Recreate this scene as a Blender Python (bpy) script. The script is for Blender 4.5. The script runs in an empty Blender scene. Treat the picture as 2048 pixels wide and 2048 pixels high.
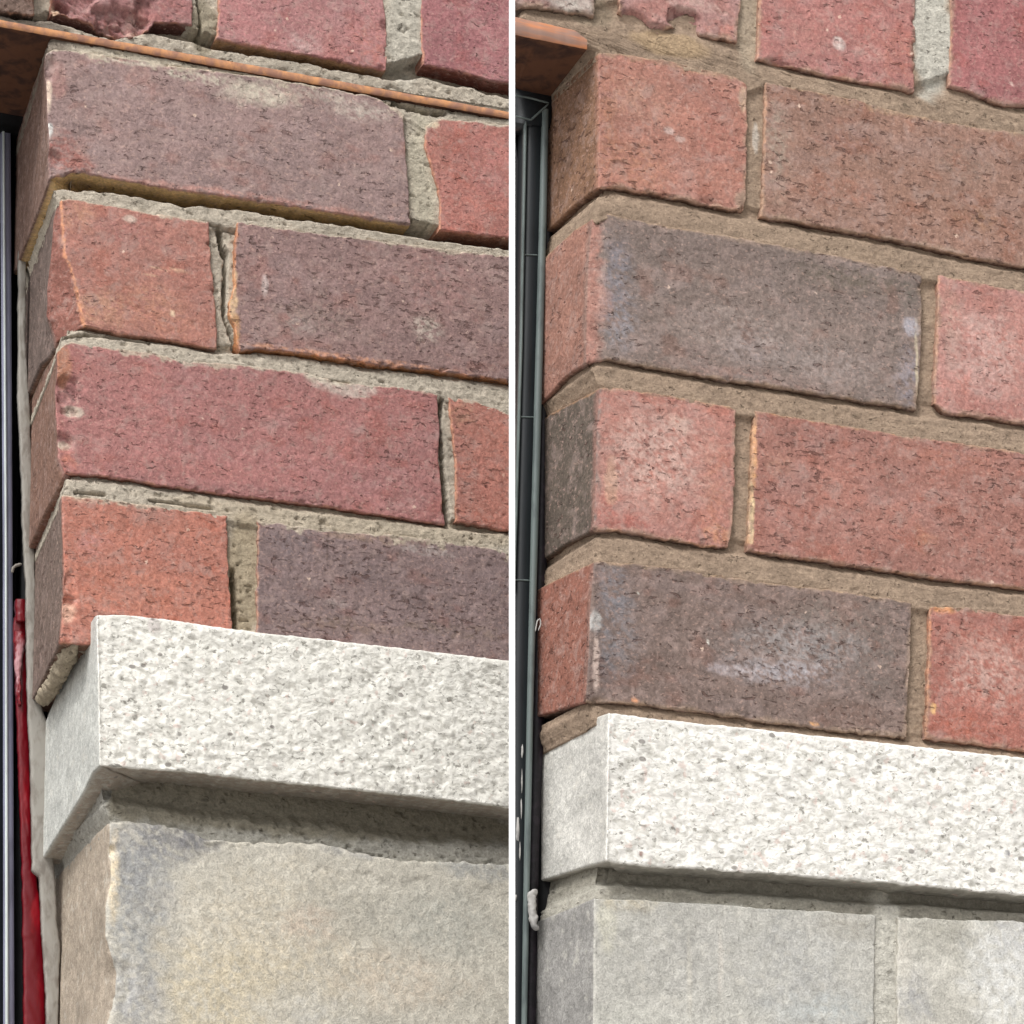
import bpy, math
import numpy as np

# ---------------------------------------------------------------- camera, sky, sun, exposure
S = bpy.context.scene
cam = bpy.data.objects.new('camera', bpy.data.cameras.new('camera'))
S.collection.objects.link(cam)
cam.location = (0, 0, 1.6)
cam.rotation_euler = (math.radians(98), 0, 0)
cam.data.sensor_width = 36
cam.data.lens = 6300 / 2048 * 36
cam.data.shift_y = (2265 - 1024) / 2048
cam.data.clip_start = 0.05
cam.data.clip_end = 500
S.camera = cam

SUN_EL, SUN_AZ = math.radians(48), math.radians(205)   # azimuth the light comes from, measured from +Y clockwise
S.world = bpy.data.worlds.new("World")
S.world.use_nodes = True
wn = S.world.node_tree
bg = wn.nodes['Background']
sky = wn.nodes.new('ShaderNodeTexSky')
sky.sky_type = 'NISHITA'
sky.sun_disc = False
sky.sun_elevation = SUN_EL
sky.sun_rotation = SUN_AZ
sky.dust_density = 4.0
sky.air_density = 0.6
sky.ozone_density = 0.6
hs = wn.nodes.new('ShaderNodeHueSaturation')          # overcast: the cloud layer greys the sky
hs.inputs['Saturation'].default_value = 0.12
wn.links.new(sky.outputs[0], hs.inputs['Color'])
wn.links.new(hs.outputs[0], bg.inputs[0])
bg.inputs[1].default_value = 0.12

sun = bpy.data.lights.new('sun', 'SUN')
sun.energy = 1.5
sun.angle = math.radians(16)
sun.color = (1.0, 0.975, 0.955)
so = bpy.data.objects.new('sun', sun)
S.collection.objects.link(so)
so.rotation_euler = (math.pi/2 - SUN_EL, 0, -SUN_AZ + math.pi)

S.view_settings.view_transform = 'Standard'
S.view_settings.look = 'None'
S.view_settings.exposure = 0.42
S.view_settings.gamma = 1
S.view_settings.use_curve_mapping = False

# ---------------------------------------------------------------- measured shapes (wall-local millimetres)
DATA = {
 'W': {"L":{"O":[-251.09,1647.5,0.0],"dl":0.05061454830783563},"R":{"O":[38.87,1419.43,0.0],"dl":-0.11693705988362008}},
 'bricks': [
  {"w":"L","kind":"brick","off":0,"T":[[-59.76,2513.07],[-15.88,2513.78]],"B":[[-58.35,2455.79],[-33.53,2455.4],[-22.44,2455.85],[-14.65,2456.3]],"L":[[-59.76,2513.07],[-58.35,2455.79]],"R":[[-15.88,2513.78],[-14.66,2482.87],[-14.65,2456.3]],"col":[118,98,88],"under":[79,66,57],"smear":0,"label":"dirty dark brick end above the rusty steel edge at the left","rough":1.5},
  {"w":"L","kind":"brick","off":0,"T":[[-5.47,2512.71],[74.14,2513.71]],"B":[[-4.41,2461.02],[4.04,2459.53],[15.35,2457.03],[31.82,2453.62],[40.92,2453.09],[49.69,2457.85],[53.31,2463.84],[63.61,2465.3],[74.83,2465.73]],"L":[[-5.47,2512.71],[-4.69,2460.97]],"R":[[74.14,2513.71],[75.19,2480.79],[74.83,2465.73]],"col":[155,112,110],"under":[103,69,63],"rough":2.2,"smear":0,"dents":[[8.04,2470.58,14.3,11.4,7],[32.25,2461.41,17.1,10.3,6],[47.77,2470.04,5.1,11.4,4],[-0.28,2464.69,6.3,5.7,6]],"spots":[[19.31,2471.65,14.3,5.1,[191,145,142],0.8],[22.37,2459.12,22.9,7.4,[133,85,78],0.8],[43.6,2463.36,10.0,12.9,[145,105,97],0.7],[-1.65,2462.98,2.9,4.6,[220,194,167],0.9],[40.9,2454.57,5.7,3.4,[202,170,155],0.6],[63.5,2472.76,12.9,10.0,[171,116,112],0.7]],"label":"red brick with a shattered lower corner above the rusty steel edge"},
  {"w":"L","kind":"brick","off":0,"T":[[88.96,2513.36],[189.78,2516.11]],"B":[[88.8,2459.71],[99.84,2459.78],[112.1,2459.45],[126.18,2459.4],[143.28,2459.55],[161.68,2458.69],[174.82,2457.84],[189.22,2457.79]],"L":[[88.96,2513.36],[90.35,2474.4],[88.8,2459.71]],"R":[[189.78,2516.11],[187.76,2500.38],[189.06,2485.27],[190.05,2470.14],[189.22,2457.79]],"col":[174,125,123],"under":[173,138,103],"smear":0,"rough":1,"spots":[[139.38,2465.26,11.4,6.3,[203,175,170],0.7],[179.53,2469.9,12.9,17.1,[187,121,108],0.6],[154.1,2476.25,20.0,14.3,[175,131,126],0.4],[186.95,2485.53,2.3,3.4,[115,76,74],0.9],[102.55,2476.5,11.4,17.1,[179,120,121],0.4]],"pore":0.45,"label":"rosy red brick between two pale mortar joints in the top course"},
  {"w":"L","kind":"brick","off":0,"T":[[210.4,2516.67],[296.02,2519.23]],"B":[[211.53,2465.17],[223.38,2464.68],[237.12,2464.19],[249.4,2462.22],[264.19,2462.49],[295.89,2462.41]],"L":[[210.4,2516.67],[210.23,2485.82],[211.53,2465.17]],"R":[[296.02,2519.23],[295.89,2462.41]],"col":[162,111,112],"under":[125,76,66],"smear":0,"rough":1,"spots":[[255.53,2493.55,17.1,11.4,[179,129,128],0.5],[237.13,2462.66,20.0,3.4,[179,125,118],0.5]],"pore":0.45,"label":"mauve red brick with a bowed lower edge at the top right"},
  {"w":"L","kind":"brick","off":1.5,"T":[[-7.79,2434.39],[-3.38,2437.19],[2.2,2438.13],[30.34,2439.02],[71.12,2439.29],[111.92,2440.96],[149.53,2440.83],[179.27,2440.24],[192.78,2436.97],[199.72,2432.0]],"B":[[-4.62,2361.9],[4.22,2365.0],[9.19,2367.51],[13.64,2368.19],[33.03,2367.08],[72.2,2366.0],[112.79,2366.81],[151.36,2366.35],[182.74,2365.93],[203.95,2365.76]],"L":[[-7.79,2434.39],[-8.77,2428.07],[-7.4,2415.69],[-6.14,2395.43],[-5.12,2385.97],[-4.77,2369.43],[-4.62,2361.9]],"R":[[199.72,2432.0],[201.03,2410.35],[202.95,2386.43],[203.95,2365.76]],"xc":-6.372857142857142,"dl":0.05061454830783563,"RT":[[10.69,2439.84],[68.43,2446.61],[102.78,2448.67],[136.31,2451.74]],"RB":[[-13.06,2355.83],[12.09,2355.32],[42.39,2357.31],[84.21,2358.98],[119.12,2360.77]],"col":[151,128,124],"rcol":[115,91,80],"under":[210,178,127],"smear":1.0,"rough":1.0,"deep":26,"dents":[[-5.39,2426.28,4.0,8.6,3],[-3.17,2372.59,6.3,6.3,3]],"spots":[[114.38,2430.27,24.3,8.6,[198,188,171],1],[79.53,2434.42,25.7,3.4,[198,188,171],0.9],[36.58,2438.29,28.6,3.4,[198,188,171],0.9],[173.37,2429.59,20.0,6.3,[193,182,170],0.8],[152.53,2435.89,17.1,5.1,[181,168,156],0.8],[2.57,2377.85,12.0,12.9,[153,99,91],0.9],[9.64,2373.12,11.4,5.7,[165,111,101],0.7],[-0.23,2419.8,5.1,11.4,[163,122,115],0.6],[-5.47,2389.71,2.6,4.6,[232,232,227],1.3],[-6.17,2410.04,2.3,9.7,[226,204,184],1],[109.3,2367.77,85.7,2.9,[191,143,132],0.7],[-7.46,2431.81,2.9,4.6,[215,199,191],0.8],[59.93,2403.04,34.3,17.1,[161,138,135],0.5],[144.12,2386.47,45.7,17.1,[143,124,121],0.5]],"pore":0.3,"label":"purplish grey corner brick standing proud over a deep open joint"},
  {"w":"L","kind":"brick","off":0,"T":[[213.8,2427.63],[216.52,2429.89],[221.96,2433.51],[240.24,2435.21],[264.19,2436.89],[295.83,2437.59]],"B":[[221.89,2365.71],[240.38,2366.61],[264.2,2367.06],[295.67,2367.37]],"L":[[213.8,2427.63],[212.94,2415.31],[216.61,2404.33],[219.67,2395.08],[222.13,2384.52],[221.89,2365.71]],"R":[[295.83,2437.59],[295.67,2367.37]],"col":[177,120,110],"under":[144,101,84],"smear":0.8,"rough":1,"spots":[[216.52,2429.28,4.6,2.9,[240,221,191],1.2],[220.51,2414.06,8.6,20.0,[164,118,105],0.6],[252.53,2409.88,17.1,22.9,[183,124,119],0.5],[246.36,2435.88,22.9,1.7,[198,188,171],1]],"pore":0.5,"label":"salmon red brick at the right end of the second course"},
  {"w":"L","kind":"brick","off":0,"T":[[1.74,2350.74],[7.55,2352.48],[20.14,2352.05],[42.66,2351.34],[65.36,2350.91],[86.24,2350.77]],"B":[[4.64,2275.5],[15.65,2279.87],[36.32,2278.63],[66.2,2278.02],[91.83,2276.8]],"L":[[1.74,2350.74],[-0.58,2341.69],[-1.2,2317.87],[-1.47,2303.99],[-0.63,2289.72],[2.86,2281.57],[4.64,2275.5]],"R":[[86.24,2350.77],[87.38,2330.63],[89.99,2307.53],[91.62,2292.24],[91.83,2276.8]],"xc":0.7657142857142857,"dl":0.05061454830783563,"RT":[[-7.06,2347.51],[41.4,2362.44],[101.48,2367.32],[144.84,2368.38]],"RB":[[-27.73,2264.08],[-1.2,2267.05],[44.96,2277.65],[98.52,2279.81],[135.2,2280.92]],"facet":{"line":[[2.24,2353.72],[5.44,2318.83],[8.31,2314.04],[12.47,2300.76],[14.95,2287.55],[17.93,2276.72]],"slope":1.2,"col":[137,92,82]},"col":[171,122,110],"rcol":[109,95,88],"under":[139,103,84],"smear":0.4,"rough":1.1,"spots":[[13.3,2343.75,11.4,11.4,[192,145,121],0.7],[53.4,2300.1,25.7,11.4,[184,137,114],0.6],[41.45,2339.18,25.7,11.4,[165,115,109],0.6],[25.48,2290.44,17.1,12.9,[193,149,124],0.7],[62.07,2288.21,31.4,11.4,[181,129,110],0.7],[41.91,2345.67,4.0,2.6,[202,181,167],0.9],[65.85,2319.34,10.9,1.1,[210,175,148],0.9],[53.16,2314.62,6.3,1.1,[205,167,142],0.8],[75.88,2314.91,11.4,22.9,[167,115,104],0.6],[66.23,2294.02,1.7,2.3,[223,195,166],1]],"pore":0.4,"label":"orange red header brick with a sheared corner, second from the top"},
  {"w":"L","kind":"brick","off":1.5,"T":[[101.96,2352.47],[112.96,2352.32],[151.48,2352.34],[206.7,2353.82],[263.68,2355.11],[295.09,2355.35]],"B":[[104.34,2277.02],[113.81,2279.45],[136.95,2280.48],[175.6,2279.4],[222.89,2280.26],[263.69,2279.89],[294.92,2279.1]],"L":[[101.96,2352.47],[100.78,2331.94],[101.28,2314.96],[98.52,2305.77],[98.33,2298.43],[101.6,2290.09],[104.34,2277.02]],"R":[[295.09,2355.35],[294.92,2279.1]],"col":[146,120,116],"under":[181,125,81],"smear":0.5,"rough":1.2,"edge":[226,150,100],"spots":[[100.25,2306.01,2.9,22.9,[211,179,143],1],[102.19,2288.71,2.6,11.4,[198,154,114],1],[212.91,2305.21,10.3,8.6,[187,174,162],0.9],[118.57,2317.39,2.3,7.4,[197,181,176],0.8],[221.81,2334.93,28.6,25.7,[160,122,116],0.6],[150.76,2301.2,31.4,11.4,[142,125,116],0.6],[109.67,2336.76,8.6,14.3,[162,124,118],0.5],[139.11,2297.25,8.6,6.3,[169,158,151],0.5],[245.99,2347.41,14.3,5.7,[169,144,138],0.5],[168.52,2281.42,74.3,1.7,[212,157,128],0.8]],"pore":0.88,"label":"grey brown stretcher brick with a crumbly left edge"},
  {"w":"L","kind":"brick","off":0,"T":[[2.12,2263.4],[5.35,2267.56],[9.18,2269.8],[36.48,2269.71],[58.98,2269.52],[74.01,2267.45],[87.94,2269.0],[114.32,2269.55],[143.58,2269.86],[163.2,2266.82],[179.38,2267.15],[200.41,2268.68],[221.02,2267.16]],"B":[[7.92,2194.6],[27.23,2195.77],[45.6,2195.38],[70.87,2193.78],[115.21,2193.21],[153.3,2193.27],[179.0,2191.86],[225.76,2190.44]],"L":[[2.12,2263.4],[2.39,2249.99],[1.87,2234.8],[2.03,2227.13],[3.98,2212.29],[3.89,2203.2],[7.92,2194.6]],"R":[[221.02,2267.16],[222.61,2240.02],[222.05,2228.1],[224.22,2204.71],[225.76,2190.44]],"xc":3.4571428571428577,"dl":0.05061454830783563,"RT":[[9.67,2267.32],[63.84,2277.25],[107.25,2278.57],[137.4,2279.92]],"RB":[[-31.45,2183.2],[2.25,2186.63],[44.78,2187.79],[93.29,2187.61],[126.95,2186.75]],"col":[166,117,113],"rcol":[130,100,86],"under":[124,83,68],"smear":0.7,"rough":1.1,"dents":[[9.17,2242.3,9.1,9.7,3.5],[6.47,2212.03,5.7,5.7,3.5],[9.98,2229.55,6.9,3.4,2]],"spots":[[9.78,2239.52,8.6,10.3,[128,89,88],0.9],[11.35,2230.01,6.9,3.4,[205,192,175],1.2],[5.31,2256.09,5.1,11.4,[182,130,102],0.8],[7.58,2211.31,5.1,2.9,[201,187,169],0.8],[9.16,2201.0,6.3,8.6,[198,130,111],0.8],[140.41,2206.6,85.7,17.1,[179,129,128],0.5],[166.16,2263.96,20.0,5.1,[196,179,168],1],[154.4,2267.45,12.9,4.0,[198,188,171],1],[116.63,2269.27,5.7,2.3,[198,188,171],0.8],[79.41,2267.58,11.4,2.3,[198,188,171],0.9],[40.05,2257.78,34.3,8.6,[170,119,111],0.5],[83.13,2205.58,62.9,7.1,[178,120,112],0.5]],"pore":0.7,"label":"long rosy red corner brick in the third course with mortar blobs on its nose"},
  {"w":"L","kind":"brick","off":0,"T":[[227.33,2266.48],[239.37,2267.12],[251.46,2264.18],[263.61,2260.92],[295.43,2260.41]],"B":[[232.33,2192.95],[263.62,2191.17],[295.27,2189.97]],"L":[[227.33,2266.48],[229.17,2251.82],[231.63,2228.36],[232.28,2211.56],[232.33,2192.95]],"R":[[295.43,2260.41],[295.27,2189.97]],"col":[175,120,107],"under":[130,97,82],"smear":0.8,"rough":1.4,"spots":[[236.07,2256.56,8.6,8.6,[193,156,128],0.5],[252.72,2219.9,17.1,25.7,[178,117,105],0.5],[237.64,2227.01,11.4,22.9,[175,127,119],0.4]],"pore":0.8,"label":"bright orange red brick right of the black crack"},
  {"w":"L","kind":"brick","off":0,"T":[[6.24,2182.23],[21.93,2183.21],[55.32,2182.25],[99.08,2181.26]],"B":[[6.8,2099.96],[56.68,2098.76],[104.41,2096.94]],"L":[[6.24,2182.23],[6.91,2162.54],[8.12,2142.96],[8.49,2124.47],[6.8,2099.96]],"R":[[99.08,2181.26],[99.33,2161.47],[100.39,2145.55],[102.46,2116.94],[104.41,2096.94]],"xc":7.311999999999999,"dl":0.05061454830783563,"RT":[[7.63,2184.94],[35.79,2182.93],[71.46,2185.37],[114.94,2188.76],[151.52,2190.7]],"RB":[[3.63,2101.07],[39.41,2099.49],[78.68,2098.12],[115.56,2097.36]],"col":[181,122,106],"rcol":[114,98,89],"under":[121,92,74],"smear":0.5,"rough":1.4,"dents":[[11.06,2119.41,5.1,8.6,2.5],[11.96,2129.32,4.6,11.4,1.5]],"spots":[[23.77,2158.78,10.3,8.0,[184,135,130],0.7],[55.46,2173.71,34.3,8.6,[172,122,107],0.5],[11.39,2116.64,4.6,7.4,[204,166,146],0.9],[42.23,2132.53,57.1,17.1,[190,130,110],0.5],[69.8,2152.52,25.7,8.6,[172,116,104],0.5],[27.48,2181.87,22.9,2.3,[206,174,153],0.7]],"pore":0.95,"label":"bright orange corner header brick standing on the white stone"},
  {"w":"L","kind":"brick","off":0,"T":[[116.22,2180.04],[129.13,2180.07],[153.42,2179.05],[181.43,2179.87],[207.96,2181.09],[240.74,2180.04],[264.23,2179.39],[295.25,2178.35]],"B":[[117.19,2095.91],[264.24,2091.49],[295.05,2090.27]],"L":[[116.22,2180.04],[116.46,2134.67],[117.19,2095.91]],"R":[[295.25,2178.35],[295.05,2090.27]],"col":[133,115,113],"under":[108,89,79],"smear":0.7,"rough":1.6,"spots":[[213.92,2174.13,17.1,4.0,[177,165,160],0.7],[181.44,2177.83,28.6,3.4,[168,143,125],0.6],[167.22,2125.54,34.3,4.6,[135,116,102],0.5],[228.92,2128.92,34.3,5.1,[137,120,104],0.4],[137.86,2171.51,17.1,14.3,[127,115,117],0.6],[156.7,2169.26,0.9,11.4,[95,80,77],0.7],[161.31,2137.92,8.6,4.6,[173,159,154],0.5]],"pore":1.1,"label":"dark mauve grey brick with fine horizontal cracks on the white stone"},
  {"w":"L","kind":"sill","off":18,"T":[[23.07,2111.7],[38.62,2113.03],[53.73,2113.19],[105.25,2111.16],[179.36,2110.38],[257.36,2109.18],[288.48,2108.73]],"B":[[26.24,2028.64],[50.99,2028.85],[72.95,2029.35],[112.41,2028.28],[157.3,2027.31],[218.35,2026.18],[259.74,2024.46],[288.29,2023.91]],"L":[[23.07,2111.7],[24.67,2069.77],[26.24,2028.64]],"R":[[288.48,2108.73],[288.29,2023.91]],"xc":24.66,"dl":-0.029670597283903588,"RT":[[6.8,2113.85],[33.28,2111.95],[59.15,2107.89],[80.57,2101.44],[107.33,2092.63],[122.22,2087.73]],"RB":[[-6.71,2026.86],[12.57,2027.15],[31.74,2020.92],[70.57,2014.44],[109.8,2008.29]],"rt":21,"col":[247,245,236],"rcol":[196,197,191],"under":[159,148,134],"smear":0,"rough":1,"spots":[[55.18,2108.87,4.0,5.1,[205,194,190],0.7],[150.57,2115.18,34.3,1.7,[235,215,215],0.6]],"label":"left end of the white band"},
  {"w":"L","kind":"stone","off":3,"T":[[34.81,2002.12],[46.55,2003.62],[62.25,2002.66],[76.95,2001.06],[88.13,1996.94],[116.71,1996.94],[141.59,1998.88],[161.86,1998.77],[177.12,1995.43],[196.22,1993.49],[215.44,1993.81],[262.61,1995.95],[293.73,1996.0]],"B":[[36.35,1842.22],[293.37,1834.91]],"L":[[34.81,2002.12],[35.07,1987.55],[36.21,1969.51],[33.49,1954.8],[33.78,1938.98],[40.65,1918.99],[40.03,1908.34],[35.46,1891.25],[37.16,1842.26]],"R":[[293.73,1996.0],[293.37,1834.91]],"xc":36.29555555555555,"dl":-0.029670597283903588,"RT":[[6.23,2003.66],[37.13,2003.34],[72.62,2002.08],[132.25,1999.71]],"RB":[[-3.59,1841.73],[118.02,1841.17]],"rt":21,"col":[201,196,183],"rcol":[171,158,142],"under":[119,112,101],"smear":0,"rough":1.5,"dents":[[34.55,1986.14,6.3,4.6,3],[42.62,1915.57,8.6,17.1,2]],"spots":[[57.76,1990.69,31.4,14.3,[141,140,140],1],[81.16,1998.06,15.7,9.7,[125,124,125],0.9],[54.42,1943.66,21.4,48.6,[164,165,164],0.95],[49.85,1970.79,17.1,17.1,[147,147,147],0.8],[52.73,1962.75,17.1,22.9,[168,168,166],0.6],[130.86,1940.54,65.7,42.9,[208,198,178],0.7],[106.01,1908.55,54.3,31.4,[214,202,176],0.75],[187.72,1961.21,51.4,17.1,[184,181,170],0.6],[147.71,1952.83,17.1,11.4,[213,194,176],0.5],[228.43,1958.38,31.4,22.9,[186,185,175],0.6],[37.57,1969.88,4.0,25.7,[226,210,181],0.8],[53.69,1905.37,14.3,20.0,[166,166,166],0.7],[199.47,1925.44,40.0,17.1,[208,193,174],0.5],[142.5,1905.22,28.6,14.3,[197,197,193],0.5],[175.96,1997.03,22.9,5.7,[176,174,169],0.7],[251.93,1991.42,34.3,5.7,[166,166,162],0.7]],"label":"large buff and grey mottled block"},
  {"w":"R","kind":"brick","off":0,"T":[[-41.18,2396.23],[-0.11,2398.77]],"B":[[-41.18,2337.89],[-32.11,2338.45],[-21.99,2339.19],[0.95,2339.59]],"L":[[-41.18,2396.23],[-41.18,2337.89]],"R":[[-0.11,2398.77],[0.95,2339.59]],"col":[137,115,108],"under":[79,68,58],"smear":0,"rough":1.8,"spots":[[-9.27,2342.91,14.6,6.3,[198,189,179],1],[-32.11,2341.48,9.8,2.4,[164,124,116],0.8],[-4.17,2339.73,9.8,2.9,[96,86,79],0.7]],"label":"white stained brick end above the opening"},
  {"w":"R","kind":"brick","off":0,"T":[[14.09,2398.83],[77.12,2402.67]],"B":[[13.81,2343.34],[19.46,2340.22],[26.43,2337.33],[31.34,2336.12],[35.78,2338.92],[40.22,2341.22],[49.11,2343.77],[54.09,2343.59],[55.88,2339.26],[65.87,2339.41],[75.1,2339.17]],"L":[[14.09,2398.83],[13.4,2365.27],[13.81,2343.34]],"R":[[77.12,2402.67],[77.2,2361.02],[75.1,2339.17]],"col":[172,132,126],"under":[122,90,74],"rough":1.8,"smear":0,"dents":[[20.23,2338.82,9.8,7.3,5],[47.56,2345.56,9.8,6.8,5],[34.47,2338.19,7.3,3.4,4]],"spots":[[31.92,2345.44,12.2,6.3,[180,131,122],0.8],[48.88,2347.07,7.8,5.9,[143,98,93],0.9],[55.49,2354.14,17.1,3.4,[194,163,154],0.8],[65.91,2343.55,9.3,5.9,[181,126,115],0.9],[21.52,2338.53,7.3,4.9,[145,107,95],0.7]],"label":"broken red brick with pieces missing along its lower edge"},
  {"w":"R","kind":"brick","off":0,"T":[[87.78,2402.01],[172.78,2406.89]],"B":[[85.35,2331.85],[97.59,2331.56],[110.94,2330.15],[126.54,2329.35],[148.79,2329.35],[170.68,2328.74]],"L":[[87.78,2402.01],[87.05,2362.73],[85.35,2331.85]],"R":[[172.78,2406.89],[171.6,2361.57],[170.68,2328.74]],"col":[170,119,113],"under":[106,74,62],"smear":0,"rough":0.9,"spots":[[129.52,2347.07,3.4,3.4,[213,196,189],1],[146.34,2345.45,9.8,4.9,[193,156,148],0.6],[162.79,2346.89,12.2,14.6,[188,126,110],0.5],[108.48,2345.6,14.6,14.6,[175,130,120],0.5],[171.02,2359.88,1.5,2.9,[116,79,75],0.9]],"label":"rosy red brick left of the pale joint in the right top course"},
  {"w":"R","kind":"brick","off":0,"T":[[192.55,2407.79],[271.31,2411.09]],"B":[[189.59,2334.99],[201.25,2334.26],[213.75,2331.0],[220.72,2329.48],[234.88,2332.29],[269.07,2333.53]],"L":[[192.55,2407.79],[191.35,2364.94],[189.59,2334.99]],"R":[[271.31,2411.09],[269.07,2333.53]],"col":[160,106,105],"under":[108,78,64],"smear":0,"rough":0.9,"spots":[[212.86,2352.62,14.6,14.6,[170,116,115],0.5],[224.97,2341.86,1.2,1.2,[230,204,192],1]],"label":"mauve red brick at the top right corner"},
  {"w":"R","kind":"brick","off":0,"T":[[2.41,2321.54],[13.7,2322.93],[29.18,2323.23],[55.21,2322.71],[73.59,2321.13],[79.89,2318.04]],"B":[[2.13,2252.91],[12.33,2254.97],[28.73,2254.69],[42.92,2254.31],[59.79,2252.8],[69.97,2252.54],[78.11,2253.25]],"L":[[2.41,2321.54],[2.78,2287.2],[2.13,2252.91]],"R":[[79.89,2318.04],[80.04,2284.17],[78.11,2253.25]],"xc":2.44,"dl":-0.11693705988362008,"RT":[[0.06,2321.58],[24.18,2322.29],[47.91,2320.98],[56.7,2320.95]],"RB":[[0.62,2253.22],[24.06,2254.77],[48.18,2253.54],[56.92,2252.65]],"col":[170,122,108],"rcol":[134,102,81],"under":[97,73,59],"smear":0.3,"rough":1.2,"msm":[168,142,112],"spots":[[7.12,2287.89,6.3,31.7,[170,122,100],0.8],[18.54,2266.99,22.0,14.6,[178,130,106],0.6],[38.77,2287.36,3.2,2.2,[214,188,179],0.8],[44.45,2284.2,3.4,2.0,[207,180,170],0.7],[29.04,2301.56,14.6,14.6,[186,145,127],0.5],[16.16,2302.0,9.8,12.2,[185,142,123],0.6],[47.26,2309.62,19.5,12.2,[151,108,97],0.6],[62.75,2289.12,14.6,19.5,[163,107,96],0.6],[16.27,2322.34,19.5,2.4,[156,124,100],0.7],[55.2,2321.17,22.0,2.4,[166,132,105],0.7],[75.54,2257.96,3.9,4.9,[166,140,123],0.9],[77.68,2309.45,2.4,7.3,[184,159,136],0.8]],"pore":0.8,"label":"terracotta header brick under the end of the steel in the repaired wall"},
  {"w":"R","kind":"brick","off":0,"T":[[89.47,2320.91],[102.78,2320.51],[119.39,2319.85],[137.75,2319.72],[155.12,2317.57],[188.07,2315.78],[231.09,2316.28],[268.55,2315.79]],"B":[[86.77,2251.23],[104.51,2251.31],[121.83,2250.54],[141.98,2250.42],[161.21,2249.61],[197.35,2247.07],[229.3,2245.91],[266.49,2244.36]],"L":[[89.47,2320.91],[88.51,2285.5],[86.77,2251.23]],"R":[[268.55,2315.79],[266.49,2244.36]],"col":[149,117,103],"under":[93,69,58],"smear":0.3,"rough":1.0,"msm":[172,142,112],"spots":[[95.68,2286.62,8.3,26.8,[158,142,128],0.8],[134.68,2297.91,19.5,9.8,[150,122,115],0.6],[128.86,2271.14,22.0,9.8,[162,114,97],0.6],[197.58,2294.68,22.0,14.6,[143,123,111],0.5],[205.28,2267.02,14.6,7.3,[161,122,94],0.5],[175.06,2272.94,19.5,7.3,[154,120,103],0.5],[162.21,2316.62,48.8,2.4,[173,144,116],0.5]],"pore":1.0,"label":"brown stretcher brick with pores, top course of the repair"},
  {"w":"R","kind":"brick","off":0,"T":[[0.55,2238.67],[6.91,2241.11],[15.58,2240.4],[39.44,2239.16],[64.87,2239.11],[90.05,2238.48],[120.29,2237.5],[140.13,2236.77],[172.37,2234.94]],"B":[[-2.76,2166.52],[6.58,2168.49],[28.16,2167.63],[66.73,2165.94],[89.15,2165.84],[119.19,2165.17],[143.19,2164.69],[168.24,2164.31]],"L":[[0.55,2238.67],[-1.56,2216.43],[-2.66,2191.47],[-2.76,2166.52]],"R":[[172.37,2234.94],[172.15,2210.41],[170.44,2179.4],[168.24,2164.31]],"xc":-1.6075,"dl":-0.11693705988362008,"RT":[[-4.35,2236.59],[16.37,2238.91],[42.49,2237.36],[51.2,2236.41]],"RB":[[2.33,2167.51],[24.66,2168.27],[42.77,2165.1],[53.05,2164.11]],"facet":{"line":[[8.19,2242.81],[6.04,2217.52],[4.92,2192.51],[6.83,2167.54]],"slope":0.35,"col":[161,118,106]},"col":[128,114,107],"rcol":[151,111,97],"under":[97,77,64],"smear":0.2,"rough":1.0,"msm":[168,142,112],"edge":[190,160,136],"spots":[[11.84,2208.38,7.3,26.8,[129,124,130],0.8],[12.99,2183.7,9.8,9.8,[151,148,152],0.7],[2.92,2197.19,5.9,14.6,[174,134,123],0.6],[79.96,2185.23,14.6,9.8,[173,159,158],0.6],[64.79,2231.01,48.8,9.8,[112,98,93],0.5],[133.49,2225.57,36.6,7.8,[110,100,90],0.9],[164.49,2222.22,6.3,9.8,[103,98,90],0.8],[166.08,2205.73,5.4,5.4,[173,168,174],1],[163.7,2181.08,6.8,17.1,[150,144,152],0.8],[132.9,2189.77,39.0,19.5,[148,133,125],0.5],[79.76,2167.63,48.8,7.3,[157,123,112],0.5],[168.91,2184.32,0.7,22.0,[206,192,165],0.8],[53.92,2179.25,9.8,4.9,[148,124,118],0.4],[74.82,2192.08,41.5,14.6,[159,145,138],0.7],[116.76,2180.02,43.9,14.6,[153,141,136],0.6],[13.06,2198.6,9.8,29.3,[141,137,141],0.6]],"pore":0.5,"label":"charcoal grey corner stretcher with lavender bloom, second course of the repair"},
  {"w":"R","kind":"brick","off":0,"T":[[181.68,2235.22],[197.07,2234.55],[228.99,2233.83],[266.17,2233.25]],"B":[[178.38,2168.66],[183.75,2164.73],[208.42,2164.76],[227.22,2164.02],[264.15,2163.43]],"L":[[181.68,2235.22],[180.86,2209.02],[178.63,2180.46],[178.38,2168.66]],"R":[[266.17,2233.25],[264.15,2163.43]],"col":[177,129,120],"under":[107,79,67],"smear":0,"rough":1.1,"msm":[168,142,112],"edge":[214,160,126],"spots":[[188.88,2212.7,6.3,22.0,[190,161,145],0.6],[209.25,2199.94,24.4,26.8,[198,165,156],0.9],[203.59,2194.02,19.5,22.0,[191,154,146],0.7],[207.09,2225.57,22.0,7.3,[163,111,100],0.6],[191.31,2235.81,3.9,1.5,[228,190,147],1.1],[211.32,2170.53,19.5,5.9,[169,114,104],0.6]],"pore":0.35,"label":"pink dusted red brick at the right, second course of the repair"},
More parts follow.
